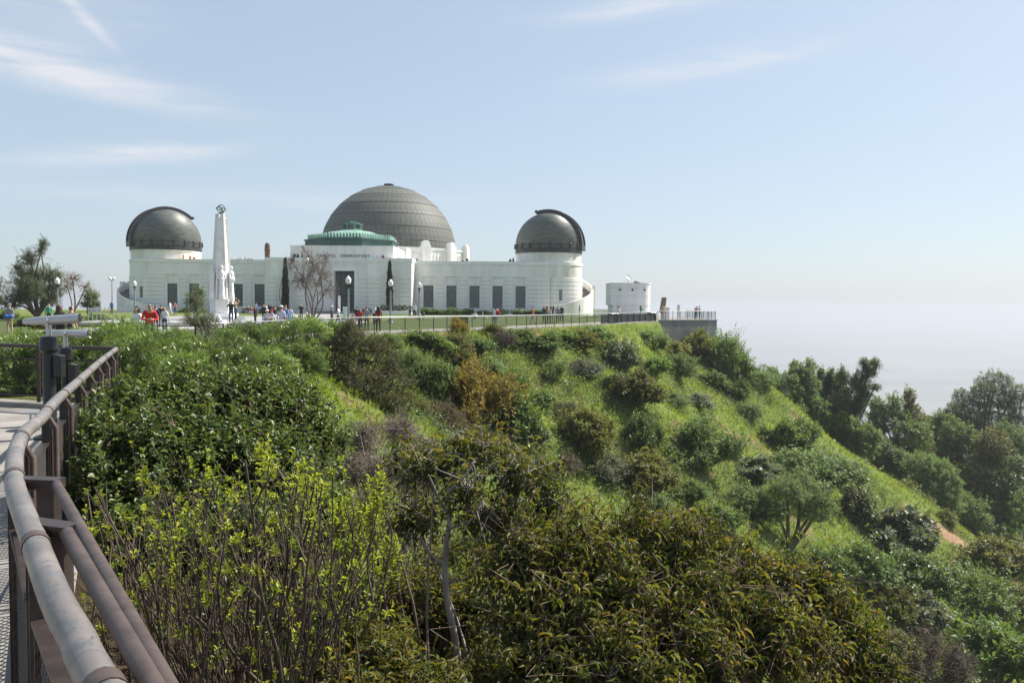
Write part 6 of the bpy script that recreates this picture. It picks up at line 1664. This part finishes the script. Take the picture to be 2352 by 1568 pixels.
POSES = {
    'stand': pose(),
    'walk': pose(knee_l=(-0.1, 0.16, 0.52), ankle_l=(-0.1, 0.2, 0.1), toe_l=(-0.1, 0.34, 0.06), knee_r=(0.1, -0.06, 0.5), ankle_r=(0.1, -0.3, 0.14), toe_r=(0.11, -0.2, 0.04), elbow_l=(-0.23, -0.12, 1.15), wrist_l=(-0.24, -0.08, 0.92), hand_l=(-0.24, -0.06, 0.83), wrist_r=(0.24, 0.16, 0.95), hand_r=(0.24, 0.22, 0.88)),
    'camera': pose(elbow_l=(-0.27, 0.12, 1.22), wrist_l=(-0.12, 0.25, 1.47), hand_l=(-0.07, 0.24, 1.56), elbow_r=(0.27, 0.12, 1.22), wrist_r=(0.12, 0.25, 1.47), hand_r=(0.07, 0.24, 1.56)),
    'phone': pose(elbow_l=(-0.23, 0.0, 1.14), wrist_l=(-0.13, 0.22, 1.14), hand_l=(-0.06, 0.29, 1.18), elbow_r=(0.23, 0.0, 1.14), wrist_r=(0.13, 0.22, 1.14), hand_r=(0.05, 0.29, 1.18), head=(0, 0.05, 1.62), crown=(0, 0.05, 1.69)),
    'lean': pose(chest=(0, 0.14, 1.32), spine=(0, 0.06, 1.13), neck=(0, 0.19, 1.43), headbase=(0, 0.22, 1.49), head=(0, 0.235, 1.575), crown=(0, 0.225, 1.64), shoulder_l=(-0.165, 0.15, 1.38), shoulder_r=(0.165, 0.15, 1.38), elbow_l=(-0.25, 0.25, 1.12), wrist_l=(-0.1, 0.42, 1.12), hand_l=(-0.02, 0.46, 1.12), elbow_r=(0.25, 0.25, 1.12), wrist_r=(0.1, 0.42, 1.12), hand_r=(0.03, 0.46, 1.14)),
    'sit': pose(pelvis=(0, 0, 0.13), spine=(0, -0.04, 0.32), chest=(0, -0.02, 0.54), neck=(0, 0.0, 0.665), headbase=(0, 0.015, 0.73), head=(0, 0.02, 0.815), crown=(0, 0.0, 0.88), shoulder_l=(-0.165, -0.02, 0.6), shoulder_r=(0.165, -0.02, 0.6), elbow_l=(-0.25, 0.12, 0.4), elbow_r=(0.25, 0.12, 0.4), wrist_l=(-0.15, 0.34, 0.42), wrist_r=(0.15, 0.34, 0.42), hand_l=(-0.1, 0.42, 0.42), hand_r=(0.1, 0.42, 0.42),
                hip_l=(-0.1, 0.04, 0.12), hip_r=(0.1, 0.04, 0.12), knee_l=(-0.13, 0.4, 0.42), knee_r=(0.13, 0.4, 0.42), ankle_l=(-0.12, 0.62, 0.08), ankle_r=(0.12, 0.62, 0.08), toe_l=(-0.12, 0.76, 0.05), toe_r=(0.12, 0.76, 0.05)),
}
BODY = {k: body_mesh('person_' + k, J, BONES) for k, J in POSES.items()}
def cloth(c): return mat('cloth_%02d_%02d_%02d' % tuple(int(x * 99) for x in c), c, 0.85)
SK = {'light': mat('light_skin', (0.52, 0.33, 0.24), 0.55), 'tan': mat('tan_skin', (0.36, 0.2, 0.13), 0.55), 'dark': mat('dark_skin', (0.12, 0.065, 0.045), 0.55)}
HR = {'black': mat('black_hair', (0.012, 0.01, 0.009), 0.5), 'brown': mat('brown_hair', (0.06, 0.03, 0.018), 0.5), 'blond': mat('blond_hair', (0.4, 0.26, 0.12), 0.55), 'grey': mat('grey_hair', (0.35, 0.34, 0.33), 0.6)}
eyem = mat('dark_eye', (0.02, 0.015, 0.012), 0.3)
def long_hair():
    q = MB(); q.lathe([(0.02, 1.74), (0.085, 1.715), (0.105, 1.65), (0.108, 1.56), (0.12, 1.45), (0.115, 1.36), (0.06, 1.28)], 12, (0, -0.035), a0=math.radians(150), a1=math.radians(390))
    return q.mesh('hair', math.radians(60))
LH = long_hair()
def face_bits():
    q = MB()
    q.ball((0.031, 0.105, 1.648), 0.011, 5)
    return q.mesh('eye', math.radians(60))
def nose_mesh():
    q = MB(); q.tube([(0, 0.105, 1.65), (0, 0.125, 1.615), (0, 0.10, 1.60)], [0.008, 0.016, 0.008], 6)
    return q.mesh('nose', math.radians(60))
EYES, NOSE = face_bits(), nose_mesh()
EYE2 = MB().ball((-0.031, 0.105, 1.648), 0.011, 5).mesh('eye', math.radians(60))
lipm = mat('lip', (0.35, 0.14, 0.11), 0.5)
MOUTH = MB().tube([(-0.025, 0.097, 1.575), (0, 0.104, 1.573), (0.025, 0.097, 1.575)], [0.005, 0.008, 0.005], 5).mesh('mouth', math.radians(60))
EARS = [MB().ball((s * 0.085, 0.005, 1.63), 0.022, 5, sz=(0.5, 0.8, 1.3)).mesh('ear', math.radians(60)) for s in (-1, 1)]
def cap_mesh():
    q = MB(); q.lathe([(0.10, 1.665), (0.102, 1.70), (0.085, 1.745), (0.04, 1.765), (0.001, 1.768)], 14, (0, 0.0)); q.add([(-0.08, 0.07, 1.672), (0.08, 0.07, 1.672), (0.055, 0.18, 1.66), (-0.055, 0.18, 1.66), (-0.08, 0.07, 1.68), (0.08, 0.07, 1.68), (0.055, 0.18, 1.668), (-0.055, 0.18, 1.668)], [(0, 3, 2, 1), (4, 5, 6, 7), (0, 1, 5, 4), (1, 2, 6, 5), (2, 3, 7, 6), (3, 0, 4, 7)])
    return q.mesh('cap', math.radians(40))
CAP = cap_mesh()
G_ = {'w': (0.72, 0.71, 0.70), 'k': (0.018, 0.018, 0.02), 'g': (0.22, 0.22, 0.23), 'r': (0.5, 0.022, 0.025), 'b': (0.12, 0.24, 0.5), 'n': (0.025, 0.035, 0.075), 'j': (0.06, 0.09, 0.16), 'l': (0.5, 0.58, 0.7), 'p': (0.6, 0.25, 0.28), 'o': (0.55, 0.14, 0.04), 'y': (0.42, 0.42, 0.12), 'e': (0.05, 0.28, 0.18), 'd': (0.03, 0.05, 0.035), 't': (0.36, 0.27, 0.17), 'm': (0.2, 0.015, 0.02), 'v': (0.55, 0.5, 0.62)}
def person(px, D, ps, face, shirt, pants, label, hair='black', skin='light', long=False, sleeves=True, shorts=False, cap=None, h=1.0, z=None, group=None, py=720):
    p = at(px, py, D); zz = gz(p[0], p[1]) if z is None else z
    me = BODY[ps]
    o = bpy.data.objects.new('person', me); COL.objects.link(o)
    o.location = (p[0], p[1], zz + 0.03); o.rotation_euler = (0, 0, face); o.scale = (h, h, h)
    sm, pm = cloth(G_[shirt]), cloth(G_[pants])
    for i, m in enumerate((SK[skin], sm, pm, HR[hair], black, sm if sleeves else SK[skin], SK[skin] if shorts else pm)):
        o.material_slots[i].link = 'OBJECT'; o.material_slots[i].material = m
    tag(o, label, 'person', group or 'visitors at the observatory')
    J = POSES[ps]; off = np.array(J['head'][:3]) - np.array(base_pose()['head'][:3])
    def kid(nm, m_, mt):
        c = bpy.data.objects.new(nm, m_); COL.objects.link(c); c.parent = o; c.location = off
        if not len(m_.materials): m_.materials.append(mt)
        c.material_slots[0].link = 'OBJECT'; c.material_slots[0].material = mt
    if long: kid('hair', LH, HR[hair])
    if D < 60: kid('eye', EYES, eyem); kid('eye', EYE2, eyem); kid('nose', NOSE, SK[skin]); kid('mouth', MOUTH, lipm); kid('ear', EARS[0], SK[skin]); kid('ear', EARS[1], SK[skin])
    if cap: kid('cap', CAP, cloth(G_[cap]))
    return o
PI = math.pi
F, Bk, Lf, Rt = PI, 0.0, PI / 2, -PI / 2      # towards the camera, away, to the left, to the right
ppl = [
 (22, 46, 'stand', F, 'g', 't', 'man in grey shirt and shorts carrying a blue jacket at the far left', dict(shorts=True, sleeves=False, cap='g')),
 (112, 60, 'stand', F + .4, 'e', 'k', 'person in a bright green top behind the telescopes', {}),
 (137, 29, 'stand', Bk, 'k', 'k', 'woman with long reddish brown hair seen from behind by the telescopes', dict(hair='brown', long=True)),
 (163, 27, 'stand', Bk - .4, 'k', 'j', 'man in a black shirt seen from behind the telescope', dict(sleeves=False)),
 (257, 100, 'stand', F, 'b', 'k', 'person in blue beside the twin-globe lamp post', {}),
 (314, 30.0, 'stand', F - .3, 'w', 'j', 'woman with long black hair facing the camera above the hedge', dict(long=True, h=0.98, z=0.0)),
 (343, 29.0, 'lean', F + .5, 'r', 'j', 'man in a red shirt and sunglasses leaning above the hedge', dict(h=1.06, z=0.05)),
 (357, 47, 'stand', Bk, 'n', 'k', 'man in a dark shirt behind the red-shirted man', {}),
 (370, 60, 'stand', Bk + .3, 'k', 'k', 'man in black farther behind the red-shirted man', {}),
 (378, 47, 'stand', Bk, 'w', 'j', 'woman in a white patterned top and jeans walking away', dict(hair='blond', h=0.93)),
 (391, 98, 'walk', Lf, 'w', 'w', 'person all in white walking below the east wing', dict(skin='tan')),
 (402, 98, 'walk', Bk, 'p', 'j', 'person in a pink top below the east wing', dict(h=.95)),
 (531, 58, 'camera', F + .2, 'd', 'j', 'man with folded arms and dark vest beside the monument', dict(hair='brown', z=0.35)),
 (541, 60, 'camera', Rt, 't', 'n', 'man in a cap taking a picture beside the monument', dict(cap='g', z=0.5)),
 (561, 88, 'sit', F, 'k', 'k', 'person in black sitting at the left of the seated group', dict(z=0.7)),
 (570, 90, 'sit', F + .3, 'n', 'j', 'person in navy sitting second in the seated group', dict(z=0.75)),
 (578, 88, 'sit', F, 'm', 'g', 'person in dark red sitting in the seated group', dict(z=0.65)),
 (588, 92, 'stand', Bk, 'b', 'j', 'person in blue standing behind the seated group', {}),
 (586, 66, 'phone', Rt, 'k', 'k', 'blond woman in black looking at a phone', dict(hair='blond', long=True)),
 (606, 75, 'stand', F, 'k', 'k', 'person in black at the left of the crowd on the walk', {}),
 (612, 78, 'stand', Rt, 'w', 'k', 'person in white behind the left of the crowd', {}),
 (618, 70, 'stand', Bk, 'k', 'j', 'woman in a black top in the crowd on the walk', dict(long=True)),
 (614, 52, 'sit', F, 'w', 'b', 'seated person in white and blue stripes behind the hedge', dict(cap='w', z=0.55)),
 (624, 52, 'sit', F - .4, 'v', 't', 'seated person with a red cap behind the hedge', dict(cap='r', z=0.55)),
 (632, 62, 'stand', Lf, 'k', 'w', 'person in black top and pale shorts in the crowd', dict(shorts=True)),
 (646, 42, 'stand', Bk, 'v', 'w', 'man in a pale lavender shirt and white cap seen from behind', dict(cap='w', sleeves=False)),
 (655, 47, 'stand', Bk - .3, 'b', 'k', 'tall man in a blue shirt seen from behind', dict(hair='brown', h=1.05)),
 (665, 50, 'stand', Bk, 'l', 'l', 'person in light blue beside the tall man in blue', {}),
 (674, 55, 'stand', F, 'y', 'w', 'child in yellow green near the bare tree', dict(h=0.7)),
 (692, 80, 'camera', F, 'k', 'k', 'photographer in black behind the bare tree stems', {}),
 (705, 76, 'stand', Lf, 'g', 'w', 'person in grey with pale trousers behind the bare tree', {}),
 (762, 58, 'stand', Rt, 'd', 'd', 'man in dark green with a pale cap right of the bare tree', dict(cap='w')),
 (777, 62, 'walk', Lf, 'w', 'k', 'person in white walking past the sign post', {}),
 (811, 58, 'stand', F, 'p', 'p', 'child in pink near the lamp post', dict(h=0.72)),
 (820, 62, 'stand', Bk, 'n', 'j', 'man in navy beside the lamp post', {}),
 (828, 58, 'stand', F, 'r', 'k', 'person in a bright red top by the promenade rail', dict(h=.9)),
 (842, 56, 'stand', Bk, 'g', 'k', 'person in a grey top at the promenade rail', {}),
 (860, 70, 'walk', F, 'w', 'k', 'man in a white shirt crossing the lawn', {}),
 (869, 53.5, 'stand', Bk + .3, 'm', 'k', 'person in a dark red jacket standing at the promenade rail', dict(long=True)),
 (942, 92, 'stand', F, 'g', 'k', 'dark-haired man on the lawn by the lamp post', {}),
 (952, 92, 'stand', F - .3, 'w', 'k', 'man in a white shirt on the lawn by the lamp post', {}),
 (974, 88, 'sit', Lf, 'k', 'k', 'person in black sitting on the lawn near the lamp post', {}),
 (1091, 92, 'sit', F, 'w', 'k', 'person in white sitting on the lawn before the third window', {}),
 (1108, 92, 'sit', Rt, 'g', 'w', 'person in grey sitting on the lawn before the third window', {}),
 (1134, 70, 'stand', Bk, 'n', 'j', 'child beside the man with the red backpack', dict(h=0.85)),
 (1139, 69, 'stand', Bk, 'w', 'g', 'man in a white shirt with a red backpack on the promenade', dict(skin='dark')),
 (1224, 74, 'walk', Lf, 'o', 'g', 'person in orange running along the promenade', dict(skin='tan')),
 (1250, 77, 'stand', F, 'd', 'k', 'blond woman in dark green in the promenade group', dict(hair='blond', long=True)),
 (1258, 78, 'stand', Rt, 't', 'k', 'woman in tan in the promenade group', dict(hair='brown', long=True)),
 (1264, 77, 'stand', Lf, 'p', 'k', 'woman in pale pink in the promenade group', dict(long=True)),
 (1270, 78, 'stand', Lf, 'k', 'g', 'woman with long black hair at the right of the promenade group', dict(long=True)),
 (1281, 80, 'stand', Bk, 'g', 'k', 'man in grey right of the promenade group', {}),
 (1290, 84, 'stand', F, 'k', 'k', 'person in black near the curved stair', {}),
 (1331, 95, 'stand', Lf, 'g', 'w', 'person in grey before the curved stair wall', {}),
 (1420, 85, 'phone', F, 'w', 'k', 'woman in white before the small white building', dict(hair='brown', long=True)),
 (1472, 90, 'camera', Rt, 'e', 'w', 'woman in a green top shading her eyes by the small white building', dict(hair='brown', long=True)),
 (1521, 94.5, 'stand', F, 't', 't', 'person in a tan coat beside the stone slab', dict(hair='brown')),
 (1599, 98.5, 'stand', F, 'p', 'j', 'person in pink at the glass railing, left of a pair', dict(h=.97)),
 (1607, 98.7, 'camera', Lf, 'v', 'j', 'person in lilac at the glass railing, right of a pair', {}),
]
for (px, D, ps, fc, sh, pa, lab, kw) in ppl: person(px, D, ps, fc, sh, pa, lab, **kw)
roof = [(421, 'r', 'person in red on the roof below the left dome', 'stand', 8.0), (437, 'o', 'person in orange leaning on the roof parapet by the left dome', 'stand', 7.85), (446, 'o', 'second person in orange by the left dome', 'stand', 7.7),
        (546, 'k', 'head of a person above the east roof edge, leftmost', 'stand', 7.45), (552, 'm', 'head of a person above the east roof edge, second', 'stand', 7.5), (563, 'n', 'person in navy above the east roof edge', 'stand', 7.6), (570, 'k', 'person in black above the east roof edge', 'stand', 7.5), (577, 'k', 'person in black at the right of the east roof group', 'stand', 7.5),
        (676, 'k', 'person in black on the roof left of the entrance block', 'stand', 8.0), (684, 'd', 'person in dark green on the roof left of the entrance block', 'stand', 7.95), (694, 'k', 'person in dark clothes on the roof behind the bare tree', 'stand', 7.95), (702, 'w', 'person in white on the roof behind the bare tree', 'stand', 8.05), (708, 'm', 'person in dark red on the roof beside the inscription', 'stand', 7.9),
        (866, 'w', 'person in white on the roof right of the inscription', 'stand', 7.6), (880, 'm', 'person in dark red on the roof near the right cypress', 'stand', 7.9), (958, 'k', 'person in black on the roof in front of the dome drum', 'stand', 7.7),
        (1063, 'k', 'person in black on the west roof, left of a pair', 'stand', 7.55), (1073, 'n', 'person in navy on the west roof, right of a pair', 'stand', 7.8), (1172, 'k', 'person in black on the roof beside the right dome, left of a pair', 'stand', 7.7), (1179, 'k', 'person in black on the roof beside the right dome, right of a pair', 'stand', 7.85)]
for i, (px, sh, lab, ps, z) in enumerate(roof):
    D = 119.9 if 840 < px < 900 or 660 < px < 715 else 124.6
    D = 126.6 if D > 121 else 121.9
    person(px, D, ps, F + (i % 5 - 2) * 0.5, sh, 'k', lab, z=z, py=600, group='visitors on the roof')
# backpack, jacket and sunglasses
x, y = at(1142, 720, 68.8)[:2]
B = empty('backpack', (x + .05, y - .16, gz(x, y) + 0.95), 0, 'red and black backpack worn by the man in white', 'backpack')
q = MB(); q.bevbox(-0.17, 0.17, -0.1, 0.1, 0, 0.5, 0.06); q.build('bag', cloth(G_['r']), B)
q = MB(); q.bevbox(-0.12, 0.12, -0.15, -0.101, 0.05, 0.28, 0.03); q.build('pocket', cloth(G_['k']), B)
x, y = at(24, 720, 45.75)[:2]
q = MB(); q.tube(smooth_line([(-0.26, 0, 0.0), (-0.12, -0.06, 0.06), (0.0, -0.08, 0.02), (0.15, -0.05, 0.07), (0.27, 0, -0.05)], 4), [0.05, 0.08, 0.11, 0.12, 0.11, 0.1, 0.1, 0.11, 0.12, 0.11, 0.1, 0.1, 0.11, 0.1, 0.08, 0.06, 0.04], 10)
tag(q.build('jacket', cloth((0.05, 0.13, 0.42)), None, math.radians(60), (x, y - .12, gz(x, y) + 0.98)), 'bundled blue jacket held by the man at the far left', 'jacket')
red = [o for o in COL.objects if o.get('label', '').startswith('man in a red shirt')][0]
q = MB(); q.bevbox(-0.07, -0.008, 0.10, 0.122, 1.63, 1.668, 0.008); q.bevbox(0.008, 0.07, 0.10, 0.122, 1.63, 1.668, 0.008); q.bar((-0.08, 0.1, 1.66), (0.08, 0.1, 1.66), 0.01, 0.008)
g = q.build('sunglasses', black, red); g.location = np.array(POSES['lean']['head'][:3]) - np.array(base_pose()['head'][:3])

# ------------------------------------------------------------------ the hazy air
hz = bpy.data.materials.new('haze_air'); hz.use_nodes = True
t = hz.node_tree; t.nodes.clear()
ho = t.nodes.new('ShaderNodeOutputMaterial'); hv = t.nodes.new('ShaderNodeVolumePrincipled')
hv.inputs['Color'].default_value = (0.555, 0.58, 0.635, 1)
hv.inputs['Density'].default_value = 0.0003
hv.inputs['Anisotropy'].default_value = 0.25
t.links.new(hv.outputs[0], ho.inputs['Volume'])
mb = MB(); mb.box(-28000, 28000, -28000, 28000, -262, 34)
hb = mb.build('haze', hz)
tag(hb, 'thin pale haze filling the air', kind='stuff')
